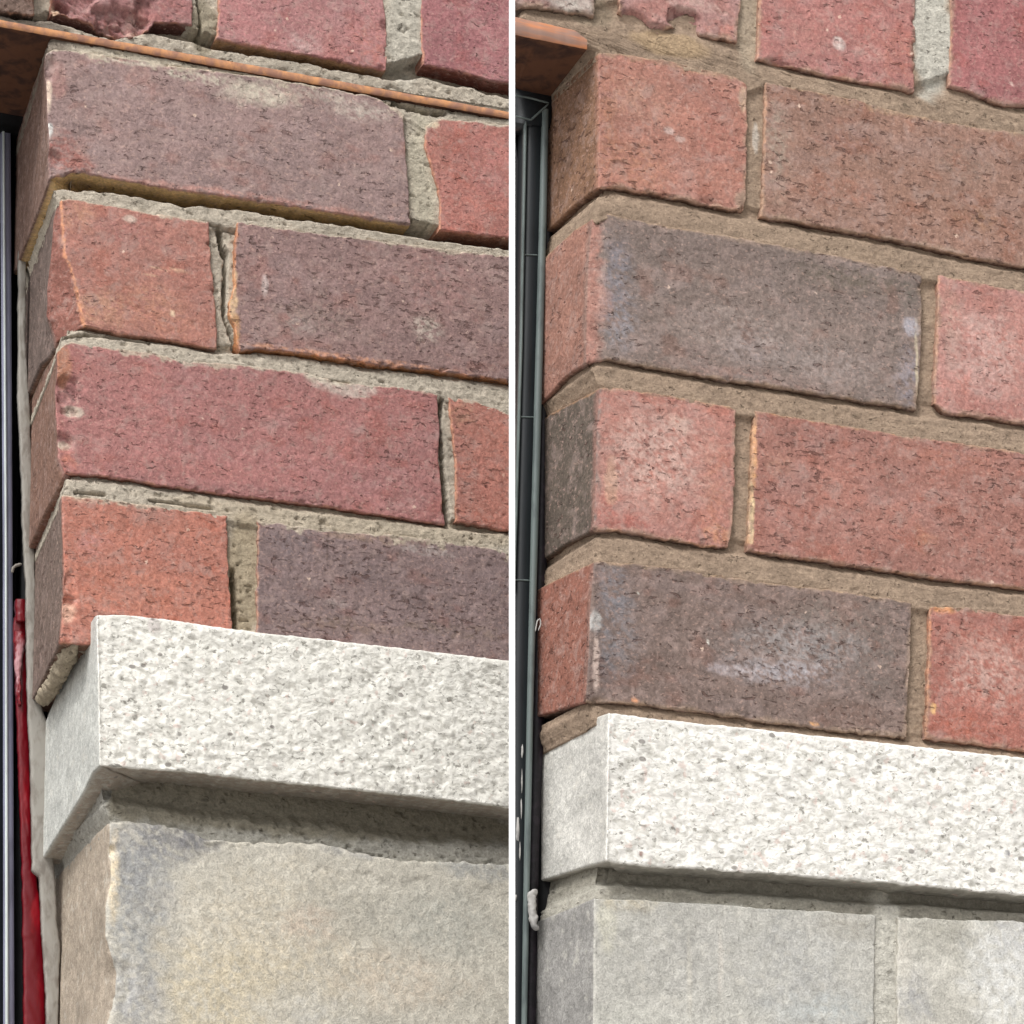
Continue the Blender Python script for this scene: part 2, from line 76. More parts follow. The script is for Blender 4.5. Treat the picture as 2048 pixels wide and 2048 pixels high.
  {"w":"R","kind":"brick","off":0,"T":[[2.74,2154.44],[5.77,2155.08],[22.99,2155.07],[38.8,2154.88],[69.45,2152.81],[72.29,2151.68]],"B":[[-0.56,2084.17],[18.02,2084.8],[44.88,2082.92],[58.43,2082.47],[67.96,2083.77]],"L":[[2.74,2154.44],[1.14,2132.88],[0.54,2108.37],[-0.56,2084.17]],"R":[[72.29,2151.68],[71.66,2116.79],[69.87,2094.33],[67.96,2083.77]],"xc":0.965,"dl":-0.11693705988362008,"RT":[[-3.56,2152.96],[27.41,2155.58],[47.1,2157.58],[56.31,2157.44]],"RB":[[3.07,2085.29],[33.04,2087.29],[55.44,2086.29],[64.13,2086.11]],"facet":{"line":[[5.01,2155.47],[4.41,2133.29],[4.05,2108.79],[2.44,2083.05]],"slope":0.12,"col":[127,118,112]},"col":[174,125,114],"rcol":[98,88,79],"under":[93,73,60],"smear":0.2,"rough":1.2,"msm":[184,142,106],"edge":[212,156,116],"spots":[[35.59,2134.69,26.8,14.6,[193,156,145],0.7],[43.3,2140.59,7.3,4.9,[211,181,166],0.7],[61.06,2115.54,9.8,24.4,[176,119,96],0.6],[15.04,2093.0,17.1,12.2,[180,109,98],0.7],[15.17,2117.45,14.6,14.6,[184,142,132],0.6],[60.8,2088.38,7.3,4.9,[199,145,115],0.7],[38.29,2154.81,29.3,2.9,[163,106,96],0.7],[30.4,2121.74,31.7,26.8,[200,167,156],0.95],[8.08,2109.27,3.4,14.6,[201,165,142],0.6]],"pore":0.6,"label":"pink red header brick beside a dark grey reveal face"},
  {"w":"R","kind":"brick","off":0,"T":[[82.2,2153.18],[88.99,2152.78],[120.31,2151.19],[142.95,2150.98],[166.34,2150.32],[226.85,2149.55],[263.73,2148.85]],"B":[[77.76,2082.88],[88.12,2082.05],[115.29,2081.56],[136.68,2080.65],[172.22,2079.73],[225.07,2079.31],[261.7,2078.59]],"L":[[82.2,2153.18],[80.4,2132.74],[79.08,2107.75],[77.76,2082.88]],"R":[[263.73,2148.85],[261.7,2078.59]],"col":[159,114,103],"under":[93,69,58],"smear":0.2,"rough":1.1,"msm":[182,138,104],"edge":[214,152,112],"spots":[[81.18,2132.84,2.4,19.5,[229,176,130],1],[79.02,2102.79,2.2,19.5,[233,207,163],1],[97.34,2109.87,14.6,19.5,[165,122,113],0.5],[105.8,2153.4,48.8,4.9,[153,99,88],0.6],[115.56,2099.51,43.9,7.3,[165,122,113],0.5],[185.95,2140.5,34.1,7.3,[163,111,95],0.6],[198.72,2101.31,29.3,14.6,[149,108,98],0.5],[171.52,2098.28,7.3,7.3,[179,130,103],0.5],[94.94,2127.03,9.8,9.8,[172,133,115],0.5]],"pore":0.95,"label":"long brownish red stretcher with an orange left edge, third course of the repair"},
  {"w":"R","kind":"brick","off":0,"T":[[-0.62,2068.9],[14.92,2070.11],[31.32,2070.2],[65.23,2068.97],[87.94,2067.97],[129.58,2067.94],[164.16,2066.59]],"B":[[-5.09,2000.94],[21.06,2002.19],[57.66,2001.0],[87.1,1999.82],[121.37,1998.54],[159.63,1998.29]],"L":[[-0.62,2068.9],[-2.7,2044.31],[-3.26,2028.16],[-5.09,2000.94]],"R":[[164.16,2066.59],[162.88,2042.24],[160.79,2017.19],[159.63,1998.29]],"xc":-2.9175,"dl":-0.11693705988362008,"RT":[[-4.65,2067.27],[19.89,2069.17],[46.26,2070.46],[55.96,2070.77]],"RB":[[4.42,2002.27],[32.21,2005.2],[59.35,2008.07]],"col":[122,106,99],"rcol":[142,96,82],"under":[94,74,62],"smear":0.2,"rough":1.1,"msm":[164,138,108],"edge":[170,140,116],"spots":[[8.58,2055.86,9.8,14.6,[127,124,128],0.8],[-0.23,2040.47,3.4,4.9,[189,186,182],0.9],[5.95,2029.07,6.3,22.0,[112,109,112],0.7],[0.18,2018.9,1.5,17.1,[196,176,165],0.9],[109.43,2039.4,14.6,9.8,[163,159,159],0.7],[98.83,2026.07,14.6,3.9,[183,177,183],0.8],[72.96,2022.35,12.2,3.4,[172,161,160],0.7],[117.45,2050.07,24.4,12.2,[135,126,118],0.6],[110.96,2001.02,2.9,1.2,[216,165,116],1.2],[129.9,2006.92,24.4,7.3,[125,100,90],0.6],[83.26,2023.34,29.3,3.4,[174,163,165],0.5],[146.33,2040.6,14.6,36.6,[119,110,104],0.6],[19.57,2003.97,2.0,1.5,[217,157,120],1],[21.38,2055.77,0.7,0.7,[239,236,223],1.3],[56.71,2035.6,0.7,0.7,[239,236,223],1.3],[104.17,2036.42,41.5,17.1,[155,149,147],0.75],[93.62,2024.34,31.7,7.3,[177,171,174],0.7],[12.24,2036.93,12.2,26.8,[134,131,134],0.6]],"pore":0.75,"label":"brown black corner stretcher with white bloom, lowest course of the repair"},
  {"w":"R","kind":"brick","off":0,"T":[[173.54,2065.06],[193.31,2066.62],[224.71,2065.32],[261.28,2064.24]],"B":[[169.77,1998.7],[193.68,1998.84],[222.99,1997.44],[259.32,1996.1]],"L":[[173.54,2065.06],[172.4,2035.7],[169.77,1998.7]],"R":[[261.28,2064.24],[259.32,1996.1]],"col":[165,109,97],"under":[115,80,65],"smear":0,"rough":1.2,"msm":[164,138,108],"edge":[226,150,104],"spots":[[180.26,2064.51,6.3,2.4,[217,157,115],1],[204.03,2036.28,26.8,24.4,[191,156,145],0.95],[194.84,2050.43,17.1,9.8,[172,125,113],0.5],[191.17,2007.58,19.5,7.3,[172,103,84],0.6],[174.11,2014.71,2.0,2.9,[225,180,124],1.1]],"pore":0.45,"label":"red brick with chalky bloom at the right, lowest course of the repair"},
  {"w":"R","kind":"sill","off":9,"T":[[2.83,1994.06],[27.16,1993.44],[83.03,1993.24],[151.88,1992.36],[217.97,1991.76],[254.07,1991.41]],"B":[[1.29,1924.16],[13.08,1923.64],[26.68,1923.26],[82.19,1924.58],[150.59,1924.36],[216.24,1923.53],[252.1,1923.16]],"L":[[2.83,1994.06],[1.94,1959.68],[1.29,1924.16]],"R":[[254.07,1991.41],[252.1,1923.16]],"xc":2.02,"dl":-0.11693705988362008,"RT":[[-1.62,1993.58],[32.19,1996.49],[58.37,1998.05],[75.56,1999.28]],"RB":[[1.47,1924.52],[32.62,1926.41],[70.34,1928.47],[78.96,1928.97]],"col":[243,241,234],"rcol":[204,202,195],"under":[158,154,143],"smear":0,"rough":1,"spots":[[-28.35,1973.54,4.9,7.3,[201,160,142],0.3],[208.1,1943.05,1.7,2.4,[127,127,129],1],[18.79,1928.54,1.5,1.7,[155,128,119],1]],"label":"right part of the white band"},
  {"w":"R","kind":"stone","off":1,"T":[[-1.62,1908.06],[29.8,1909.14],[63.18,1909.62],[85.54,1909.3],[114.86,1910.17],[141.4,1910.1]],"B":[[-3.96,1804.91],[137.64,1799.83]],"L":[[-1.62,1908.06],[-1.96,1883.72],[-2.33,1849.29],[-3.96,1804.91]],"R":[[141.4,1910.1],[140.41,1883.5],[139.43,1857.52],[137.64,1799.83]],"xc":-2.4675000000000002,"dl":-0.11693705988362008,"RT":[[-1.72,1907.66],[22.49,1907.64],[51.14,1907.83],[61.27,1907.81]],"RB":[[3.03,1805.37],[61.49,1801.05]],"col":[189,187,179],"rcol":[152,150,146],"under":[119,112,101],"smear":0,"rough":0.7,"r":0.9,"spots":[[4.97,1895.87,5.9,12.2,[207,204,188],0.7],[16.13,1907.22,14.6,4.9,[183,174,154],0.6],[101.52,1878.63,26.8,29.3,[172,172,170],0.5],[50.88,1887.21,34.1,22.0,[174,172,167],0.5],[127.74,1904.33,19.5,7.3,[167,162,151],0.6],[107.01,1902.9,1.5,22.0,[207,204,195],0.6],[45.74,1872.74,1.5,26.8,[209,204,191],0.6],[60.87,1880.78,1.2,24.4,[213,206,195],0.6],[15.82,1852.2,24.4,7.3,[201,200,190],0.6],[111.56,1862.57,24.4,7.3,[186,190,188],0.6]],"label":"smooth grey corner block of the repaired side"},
  {"w":"R","kind":"stone","off":2,"T":[[152.72,1909.72],[179.98,1910.65],[219.74,1912.19],[255.78,1912.95]],"B":[[150.13,1800.26],[252.44,1797.6]],"L":[[152.72,1909.72],[151.97,1884.06],[150.13,1800.26]],"R":[[255.78,1912.95],[252.44,1797.6]],"col":[195,192,182],"under":[119,112,101],"smear":0,"rough":0.9,"r":0.9,"spots":[[174.49,1902.49,22.0,12.2,[169,166,155],0.7],[208.76,1882.81,19.5,29.3,[223,223,219],0.8],[160.67,1872.55,8.3,14.6,[163,163,165],0.6],[168.89,1887.56,14.6,14.6,[194,191,182],0.5],[217.34,1902.94,12.2,12.2,[185,185,185],0.5],[155.74,1889.13,3.4,17.1,[205,200,189],0.6]],"label":"pale grey block right of the narrow ribbed joint"},
 ],
 'joints': [
  {"w":"L","U":[[-58.35,2455.79],[-14.67,2456.89],[-4.39,2459.85],[31.83,2452.73],[53.59,2463.88],[88.81,2459.12],[143.28,2459.55],[189.22,2457.79],[212.14,2464.66],[264.19,2462.18],[295.89,2462.41]],"Lo":[[-58.25,2451.71],[-33.43,2450.72],[22.85,2448.54],[75.07,2449.32],[112.23,2448.63],[190.78,2447.68],[226.8,2443.47],[264.19,2444.59],[295.85,2444.41]],"d1":15,"d0":3,"brk":0.75},
  {"w":"L","U":[[-16.61,2443.61],[11.07,2445.07],[41.05,2445.39],[86.71,2443.19],[112.29,2442.93],[166.88,2441.04],[222.86,2438.85],[264.19,2440.89],[295.84,2441.62]],"Lo":[[-7.53,2435.74],[2.48,2438.9],[30.65,2439.79],[71.46,2440.06],[112.31,2441.74],[149.95,2441.6],[179.72,2441.01],[193.24,2437.73],[200.19,2432.77],[213.8,2427.63],[221.96,2433.51],[264.19,2436.89],[295.83,2437.59]],"d1":2.2,"d0":0.9,"brk":0.6},
  {"w":"L","U":[[-4.34,2362.6],[10.04,2368.01],[33.34,2367.78],[72.55,2366.7],[113.17,2367.51],[151.78,2367.05],[183.18,2366.63],[204.42,2366.46],[221.89,2365.41],[295.67,2367.37]],"Lo":[[1.74,2350.74],[20.14,2352.05],[86.24,2350.77],[102.34,2353.16],[113.34,2353.01],[151.9,2353.03],[207.18,2354.51],[264.21,2355.8],[295.65,2356.04]],"d1":24,"d0":1.2,"brk":0.62},
  {"w":"L","U":[[4.64,2275.5],[15.65,2279.87],[36.32,2278.63],[66.2,2278.02],[91.83,2276.8],[114.2,2279.78],[137.36,2281.1],[176.05,2280.02],[223.38,2280.89],[264.22,2280.51],[295.47,2279.73]],"Lo":[[2.12,2263.4],[9.18,2269.8],[36.48,2269.71],[58.98,2269.52],[74.01,2267.45],[87.94,2269.0],[114.32,2269.55],[143.58,2269.86],[179.41,2262.72],[200.41,2268.68],[221.02,2267.16],[239.37,2267.12],[263.61,2260.92],[295.43,2260.41]],"d1":6,"d0":0.6,"brk":0.85},
  {"w":"L","U":[[7.92,2194.6],[45.6,2195.38],[70.87,2193.78],[115.21,2193.21],[179.0,2191.86],[225.76,2190.44],[263.62,2191.17],[295.27,2189.97]],"Lo":[[6.24,2182.23],[21.93,2183.21],[55.32,2182.25],[99.08,2181.26],[116.22,2180.04],[153.42,2179.05],[207.96,2181.09],[264.23,2179.39],[295.25,2178.35]],"d1":5,"d0":0.8,"brk":0.9},
  {"w":"L","U":[[22.09,2029.95],[55.02,2030.83],[117.11,2029.66],[266.04,2025.7],[294.9,2024.27]],"Lo":[[35.43,2002.86],[62.93,2003.4],[88.85,1998.22],[117.48,1997.95],[162.73,1999.5],[178.01,1996.15],[216.4,1994.53],[263.66,1996.68],[294.83,1996.72]],"d1":10.5,"d0":1.0,"brk":0.45},
  {"w":"R","U":[[-59.71,2336.68],[0.94,2339.08],[13.81,2343.34],[31.34,2336.12],[49.11,2343.77],[75.1,2339.17],[85.35,2331.85],[126.54,2329.35],[170.68,2328.74],[189.59,2334.99],[220.72,2329.48],[269.07,2333.53]],"Lo":[[-59.67,2314.62],[2.41,2321.54],[29.18,2323.23],[55.21,2322.71],[79.89,2318.04],[89.47,2320.91],[119.39,2319.85],[155.12,2317.57],[188.07,2315.78],[231.09,2316.28],[268.55,2315.79]],"d1":3.5,"d0":0.6,"brk":0.8},
  {"w":"R","U":[[2.13,2252.91],[12.33,2254.97],[42.92,2254.31],[69.97,2252.54],[86.77,2251.23],[121.83,2250.54],[161.21,2249.61],[197.35,2247.07],[229.3,2245.91],[266.49,2244.36]],"Lo":[[0.55,2238.67],[6.91,2241.11],[39.44,2239.16],[90.05,2238.48],[140.13,2236.77],[172.37,2234.94],[197.07,2234.55],[228.99,2233.83],[266.17,2233.25]],"d1":4.5,"d0":0.8,"brk":0.9},
  {"w":"R","U":[[-2.76,2166.52],[6.58,2168.49],[28.16,2167.63],[66.73,2165.94],[89.15,2165.84],[119.19,2165.17],[168.24,2164.31],[183.75,2164.73],[208.42,2164.76],[227.22,2164.02],[264.15,2163.43]],"Lo":[[2.74,2154.44],[5.77,2155.08],[38.8,2154.88],[69.45,2152.81],[88.99,2152.78],[120.31,2151.19],[166.34,2150.32],[226.85,2149.55],[263.73,2148.85]],"d1":4.5,"d0":0.8,"brk":0.9},
  {"w":"R","U":[[-0.56,2084.17],[18.02,2084.8],[44.88,2082.92],[67.95,2083.28],[88.12,2082.05],[136.68,2080.65],[172.22,2079.73],[225.07,2079.31],[261.7,2078.59]],"Lo":[[-0.62,2068.9],[31.32,2070.2],[65.23,2068.97],[87.94,2067.97],[129.58,2067.94],[163.36,2066.75],[193.31,2066.62],[224.71,2065.32],[261.28,2064.24]],"d1":4.5,"d0":0.8,"brk":0.9},
  {"w":"R","U":[[-5.09,2000.94],[21.06,2002.19],[57.66,2001.0],[87.1,1999.82],[121.37,1998.54],[159.63,1998.29],[193.68,1998.84],[222.99,1997.44],[259.32,1996.1]],"Lo":[[-5.12,1992.12],[86.99,1990.82],[222.78,1989.18],[259.1,1988.53]],"d1":4,"d0":1.5,"brk":0.9},
  {"w":"R","U":[[3.01,1924.83],[30.31,1924.28],[86.18,1925.35],[155.05,1925.11],[221.13,1924.26],[257.23,1923.87]],"Lo":[[-1.24,1908.29],[30.2,1909.37],[63.61,1909.86],[85.99,1909.53],[141.89,1910.34],[181.01,1911.12],[220.83,1912.66],[256.93,1913.42]],"d1":10.2,"d0":1.0,"brk":0.5},
 ],
 'cracks': [
  {"w":"L","p":[[92.6,2348.17],[93.85,2340.99],[96.25,2333.09]],"wd":3.0,"d":22},
  {"w":"L","p":[[97.08,2335.56],[96.45,2317.82],[96.14,2297.25],[99.69,2288.95],[103.28,2277.74]],"wd":1.5,"d":20},
  {"w":"L","p":[[223.73,2263.94],[222.58,2248.92],[223.81,2240.17]],"wd":2.0,"d":22},
  {"w":"L","p":[[223.81,2240.17],[225.07,2219.58],[226.89,2210.93],[226.62,2202.03],[227.55,2190.94]],"wd":2.3,"d":24},
  {"w":"L","p":[[225.38,2216.66],[227.21,2205.05],[226.65,2191.72]],"wd":2.4,"d":18},
  {"w":"L","p":[[102.88,2150.4],[103.88,2139.06],[105.0,2117.77]],"wd":2.8,"d":20},
  {"w":"L","p":[[77.75,2484.24],[79.9,2475.6],[80.64,2463.72]],"wd":1.2,"d":10},
  {"w":"L","p":[[13.62,2184.79],[30.19,2185.59]],"wd":0.8,"d":7},
  {"w":"L","p":[[194.74,2438.89],[212.86,2436.63],[224.99,2437.67]],"wd":2.2,"d":14},
  {"w":"L","p":[[151.49,2266.48],[169.08,2266.4]],"wd":0.7,"d":6},
  {"w":"L","p":[[29.91,2277.19],[53.8,2275.78]],"wd":0.8,"d":6},
  {"w":"L","p":[[5.8,2272.78],[20.18,2275.87],[36.93,2275.83]],"wd":0.8,"d":7},
  {"w":"L","p":[[109.94,2346.29],[86.84,2349.39]],"wd":0.6,"d":5},
  {"w":"L","p":[[55.27,2185.09],[89.09,2184.42]],"wd":0.6,"d":5},
  {"w":"R","p":[[-20.68,2228.06],[-19.18,2226.29]],"wd":2,"d":10},
  {"w":"L","p":[[171.12,1991.67],[188.45,1990.71]],"wd":0.5,"d":4},
 ],
 'corner': {"L":[[-59.4,2747.13],[-59.4,2447.53],[-7.33,2446.73],[-7.37,2441.65],[-7.23,2435.21],[-5.25,2393.34],[-4.34,2362.6],[-0.2,2350.44],[-1.04,2309.81],[2.94,2277.28],[2.12,2263.4],[1.94,2231.39],[6.26,2194.97],[6.24,2182.23],[8.24,2137.35],[7.33,2100.85],[25.26,2093.69],[30.58,2014.07],[35.16,2002.84],[35.9,1932.05],[37.86,1823.9]],"R":[[-37.13,2391.88],[-37.16,2332.53],[1.9,2322.98],[2.13,2252.91],[0.55,2238.67],[-2.76,2166.52],[2.74,2154.44],[-0.56,2084.17],[-0.62,2068.9],[-5.09,2000.94],[-1.41,1992.46],[3.04,1931.19],[-1.24,1908.29],[-3.63,1791.29]]},
 'mspots': [
  {"w":"L","p":[200.54,2484.17,12.162162162162161,35.13513513513514],"c":[196,190,176],"s":0.9},
  {"w":"L","p":[82.33,2467.01,8.108108108108107,18.91891891891892],"c":[150,140,120],"s":0.8},
  {"w":"L","p":[108.85,2438.46,108.1081081081081,10.81081081081081],"c":[190,180,162],"s":0.6},
  {"w":"L","p":[213.0,2400.73,10.81081081081081,37.83783783783784],"c":[192,184,164],"s":0.8},
  {"w":"L","p":[109.45,2148.25,10.81081081081081,37.83783783783784],"c":[168,154,130],"s":0.9},
  {"w":"L","p":[169.67,2186.71,113.5135135135135,8.108108108108107],"c":[184,170,148],"s":0.6},
  {"w":"L","p":[113.86,2018.14,189.1891891891892,16.216216216216214],"c":[140,134,118],"s":0.9},
  {"w":"L","p":[19.79,2007.67,16.216216216216214,29.72972972972973],"c":[168,166,158],"s":0.9},
  {"w":"L","p":[-16.63,2444.2,24.324324324324323,16.216216216216214],"c":[120,110,100],"s":0.8},
  {"w":"R","p":[181.26,2360.57,12.162162162162161,35.13513513513514],"c":[196,192,180],"s":1.3},
  {"w":"R","p":[81.83,2348.85,6.756756756756756,24.324324324324323],"c":[176,160,140],"s":1},
  {"w":"R","p":[102.55,1919.59,216.2162162162162,11.35135135135135],"c":[150,146,134],"s":1},
  {"w":"R","p":[147.62,1879.33,9.72972972972973,48.648648648648646],"c":[198,195,184],"s":1.1},
  {"w":"R","p":[-13.01,1906.51,18.91891891891892,16.216216216216214],"c":[178,174,162],"s":1},
  {"w":"R","p":[85.15,2292.67,1.6216216216216215,8.108108108108107],"c":[206,196,184],"s":0.8},
  {"w":"R","p":[39.63,2332.66,21.62162162162162,6.756756756756756],"c":[176,152,122],"s":0.8},
  {"w":"R","p":[0.96,2342.65,13.513513513513512,8.108108108108107],"c":[140,126,108],"s":0.8},
 ],
 'heads': [
  {"w":"L","x0":-17.57,"x1":-3.06,"z1":2525.08,"z0":2454.23,"d":8},
  {"w":"L","x0":71.83,"x1":92.08,"z1":2542.26,"z0":2449.08,"d":2.5},
  {"w":"L","x0":186.83,"x1":212.56,"z1":2564.22,"z0":2450.41,"d":0.8},
  {"w":"L","x0":197.96,"x1":223.59,"z1":2436.88,"z0":2361.08,"d":2},
  {"w":"L","x0":85.08,"x1":106.01,"z1":2355.9,"z0":2268.03,"d":3},
  {"w":"L","x0":219.07,"x1":234.03,"z1":2273.22,"z0":2184.36,"d":2.2},
  {"w":"L","x0":98.19,"x1":118.09,"z1":2185.4,"z0":2096.79,"d":2.5},
  {"w":"R","x0":-1.52,"x1":16.52,"z1":2400.21,"z0":2333.56,"d":2.0},
  {"w":"R","x0":74.12,"x1":88.77,"z1":2414.03,"z0":2330.6,"d":3},
  {"w":"R","x0":170.27,"x1":193.95,"z1":2432.86,"z0":2327.53,"d":1.0},
  {"w":"R","x0":77.14,"x1":90.36,"z1":2323.39,"z0":2246.39,"d":2.5},
  {"w":"R","x0":168.13,"x1":183.16,"z1":2239.39,"z0":2162.08,"d":3.2},
  {"w":"R","x0":67.53,"x1":83.11,"z1":2157.11,"z0":2080.1,"d":3.2},
  {"w":"R","x0":158.92,"x1":174.47,"z1":2070.19,"z0":1992.92,"d":3},
  {"w":"R","x0":137.79,"x1":154.79,"z1":1914.35,"z0":1797.93,"d":0.3},
 ],
 'misc': {"lintL":{"T":[[-66.61,2450.8],[-33.59,2449.91],[111.98,2447.22],[263.84,2444.07],[295.48,2443.43]],"B":[[-66.49,2446.01],[-33.5,2445.83],[112.04,2442.27],[263.84,2439.91],[295.47,2439.4]]},"lintR":{"T":[[-41.88,2331.49],[-40.12,2331.29],[-20.2,2330.42],[-9.8,2329.66],[-3.44,2325.68]],"B":[[-41.88,2322.43],[-40.12,2322.23],[-17.69,2321.5],[0.37,2320.75]]},"Lframe":{"L":[[-10.49,2460.79],[-2.61,2189.95],[4.3,1895.84]],"R":[[-4.86,2461.7],[2.34,2190.5],[10.01,1896.16]],"off":-126},"Lframeline":{"L":[[-9.84,2459.58],[-2.29,2189.51],[4.6,1895.62]],"R":[[-8.66,2459.77],[-1.12,2189.64],[6.31,1895.72]],"off":-124.5},"Lframeouter":{"L":[[-57.45,2455.06],[-42.84,1893.87]],"R":[[-10.11,2462.69],[-2.21,2191.26],[4.72,1896.5]],"off":-130},"Lseal":{"L":[[-0.68,2366.88],[0.65,2305.91],[0.96,2278.61],[2.22,2260.6],[4.04,2230.65],[5.21,2203.74],[7.66,2171.1],[9.48,2126.65],[10.82,2091.27],[12.77,2067.88],[14.09,2032.79],[15.41,1997.87],[19.21,1994.66],[21.05,1975.03],[22.68,1951.95],[25.0,1923.22],[26.16,1894.52]],"R":[[3.42,2367.47],[4.73,2306.45],[7.07,2279.39],[8.04,2261.33],[9.85,2231.34],[11.3,2204.43],[12.87,2171.66],[14.39,2127.13],[16.75,2097.73],[22.83,2083.52],[24.53,2057.14],[25.26,2021.98],[26.77,2004.56],[28.44,1993.02],[29.78,1969.83],[32.08,1955.47],[31.63,1935.17],[31.87,1894.84]],"off":-110},"Lred":{"L":[[3.18,2142.27],[4.25,2120.03],[5.99,2093.47],[7.92,2058.16],[9.72,2028.89],[11.34,1993.86],[12.8,1953.19],[14.91,1895.48]],"R":[[10.01,2148.95],[10.91,2120.68],[12.07,2094.03],[14.27,2058.71],[16.43,2011.81],[21.66,1982.92],[25.45,1939.48],[27.21,1896.16]],"off":-120},"Lredcap":{"L":[[3.48,2156.35],[3.72,2145.33]],"R":[[9.82,2158.51],[10.08,2146.58]],"off":-117},"Rline":{"L":[[-8.34,2311.55],[-9.45,2265.37],[-11.62,2188.39],[-14.02,2102.53],[-16.13,2013.19],[-17.7,1939.94],[-19.25,1843.9]],"R":[[-5.73,2313.01],[-6.59,2265.8],[-8.78,2188.77],[-11.21,2102.85],[-13.85,2013.41],[-15.44,1940.11],[-17.51,1843.99]],"off":-47},"Rface":{"L":[[-16.13,2307.01],[-16.94,2265.53],[-18.53,2188.61],[-21.12,2102.69],[-23.16,2013.34],[-23.17,1940.17],[-23.17,1844.15]],"R":[[-6.99,2313.15],[-8.1,2266.86],[-10.28,2189.71],[-12.69,2103.65],[-14.81,2014.12],[-16.38,1940.7],[-17.94,1844.44]],"off":-50},"Rinner":{"L":[[-17.45,2305.33],[-18.25,2264.69],[-19.83,2187.87],[-22.41,2102.06],[-23.69,2067.12]],"R":[[-16.41,2305.5],[-17.21,2264.84],[-18.8,2188.01],[-21.39,2102.18],[-22.67,2067.23]],"off":-48.5},"Rgasket":{"L":[[-3.18,2316.65],[-4.05,2269.19],[-6.25,2191.77],[-8.69,2105.41],[-11.35,2015.51],[-12.94,1941.84],[-15.02,1845.24]],"R":[[0.77,2321.99],[-0.91,2269.66],[-2.61,2192.25],[-4.31,2105.91],[-5.48,2016.06],[-8.64,1942.17],[-10.77,1845.47]],"off":-54},"Rhl1":{"p":[[-24.55,2316.76],[-15.73,2316.64],[-5.83,2315.65]]},"Rhl2":{"p":[[-24.55,2306.16],[-19.63,2305.66],[-15.22,2305.33],[-6.09,2315.09]]},"ticks":[[[-18.89,2237.14],[-10.11,2238.15]],[[-21.49,2154.41],[-11.76,2155.38]],[[-23.04,2072.62],[-14.41,2073.3]]],"smears":[[-20.81,1950.36,2.0,9],[-19.05,1960.93,0.9,7],[-18.53,1988.73,1.3,4.5],[-18.79,1973.6,0.8,8],[-22.07,1917.19,1.6,2.2],[-14.52,1958.63,1.0,2],[-19.81,1939.55,0.8,6],[-11.38,2051.57,1.0,1.2],[-22.75,2255.25,1.6,1.4],[-23.01,2229.66,1.3,3]],"hookR":[[-14.34,2045.91],[-13.32,2051.43],[-11.8,2052.58],[-11.55,2049.64],[-12.82,2046.55]],"Rhead":{"L":[[-23.76,2326.08],[-23.76,2307.4]],"R":[[-1.05,2323.03],[-4.23,2304.3]],"off":-49},"sealantblob":[[-16.28,44,1917.68],[-14.79,44,1903.36],[-13.27,44,1920.31],[-12.79,44,1901.1]],"cut":-40.69,"strip":[[-1.3333333333333333,1314.469194075498,2306.480843527236],[1.3333333333333333,1314.469194075498,2306.480843527236],[-1.3333333333333333,1381.5197013824807,1829.3916939646308],[1.3333333333333333,1381.5197013824807,1829.3916939646308]],"beadL":[[16.22,2,2100.08],[15.4,14,2097.78],[15.55,34,2096.61],[15.86,58,2094.67],[15.65,80,2093.1],[14.54,98,2093.73]],"hook":[[0.6,116,2173.38],[1.11,116,2176.42],[2.82,116,2178.11],[6.28,116,2179.38]],"Lredpale":{"L":[[2.78,2139.42],[2.32,2134.01],[3.68,2125.22],[5.29,2104.59],[6.35,2095.8]],"R":[[7.43,2139.29],[9.87,2133.58],[8.3,2125.68],[7.6,2104.81],[7.21,2095.88]],"off":-117.5}},
 'TH': 0.3368485456349056,
}

MM = 0.001
WALL = {}
RNG = np.random.RandomState(5)

# ---------------------------------------------------------------- helpers
def lin(c):
    c = np.asarray(c, float) / 255.0
    return np.where(c <= 0.04045, c / 12.92, ((c + 0.055) / 1.055) ** 2.4)

def _h(ix, iy, seed):
    n = (ix.astype(np.int64) * 374761393 + iy.astype(np.int64) * 668265263 + seed * 2147483647) & 0xffffffff
    n = ((n ^ (n >> 13)) * 1274126177) & 0xffffffff
    return ((n ^ (n >> 16)) & 0xffff) / 65535.0

def vn(x, y, seed=0):
    x = np.asarray(x, float) + 1000; y = np.asarray(y, float) + 1000
    ix = np.floor(x); iy = np.floor(y); fx = x - ix; fy = y - iy
    fx = fx*fx*(3-2*fx); fy = fy*fy*(3-2*fy)
    a = _h(ix, iy, seed); b = _h(ix+1, iy, seed); c = _h(ix, iy+1, seed); d = _h(ix+1, iy+1, seed)
    return (a*(1-fx)+b*fx)*(1-fy) + (c*(1-fx)+d*fx)*fy

def fbm(x, y, seed=0, o=4):
    s = 0; a = 1; t = 0
    for k in range(o):
        s = s + a*(vn(x*2**k, y*2**k, seed+k*17)*2-1); t += a; a *= .55
    return s / t

def sm(a, b, x):
    t = np.clip((x-a)/(b-a), 0, 1)
    return t*t*(3-2*t)

def poly_s(pl):
    """polyline -> function of 0..1 along its length"""
    p = np.array(pl, float)
    d = np.r_[0, np.cumsum(np.hypot(*np.diff(p, axis=0).T))]
    d = d / d[-1]
    return lambda s: (np.interp(s, d, p[:, 0]), np.interp(s, d, p[:, 1]))

def link(o, parent=None):
    S.collection.objects.link(o)
    if parent is not None:
        o.parent = parent
    return o

def tag(o, label=None, cat=None, group=None, kind=None):
    if label: o['label'] = label
    if cat: o['category'] = cat
    if group: o['group'] = group
    if kind: o['kind'] = kind
    return o

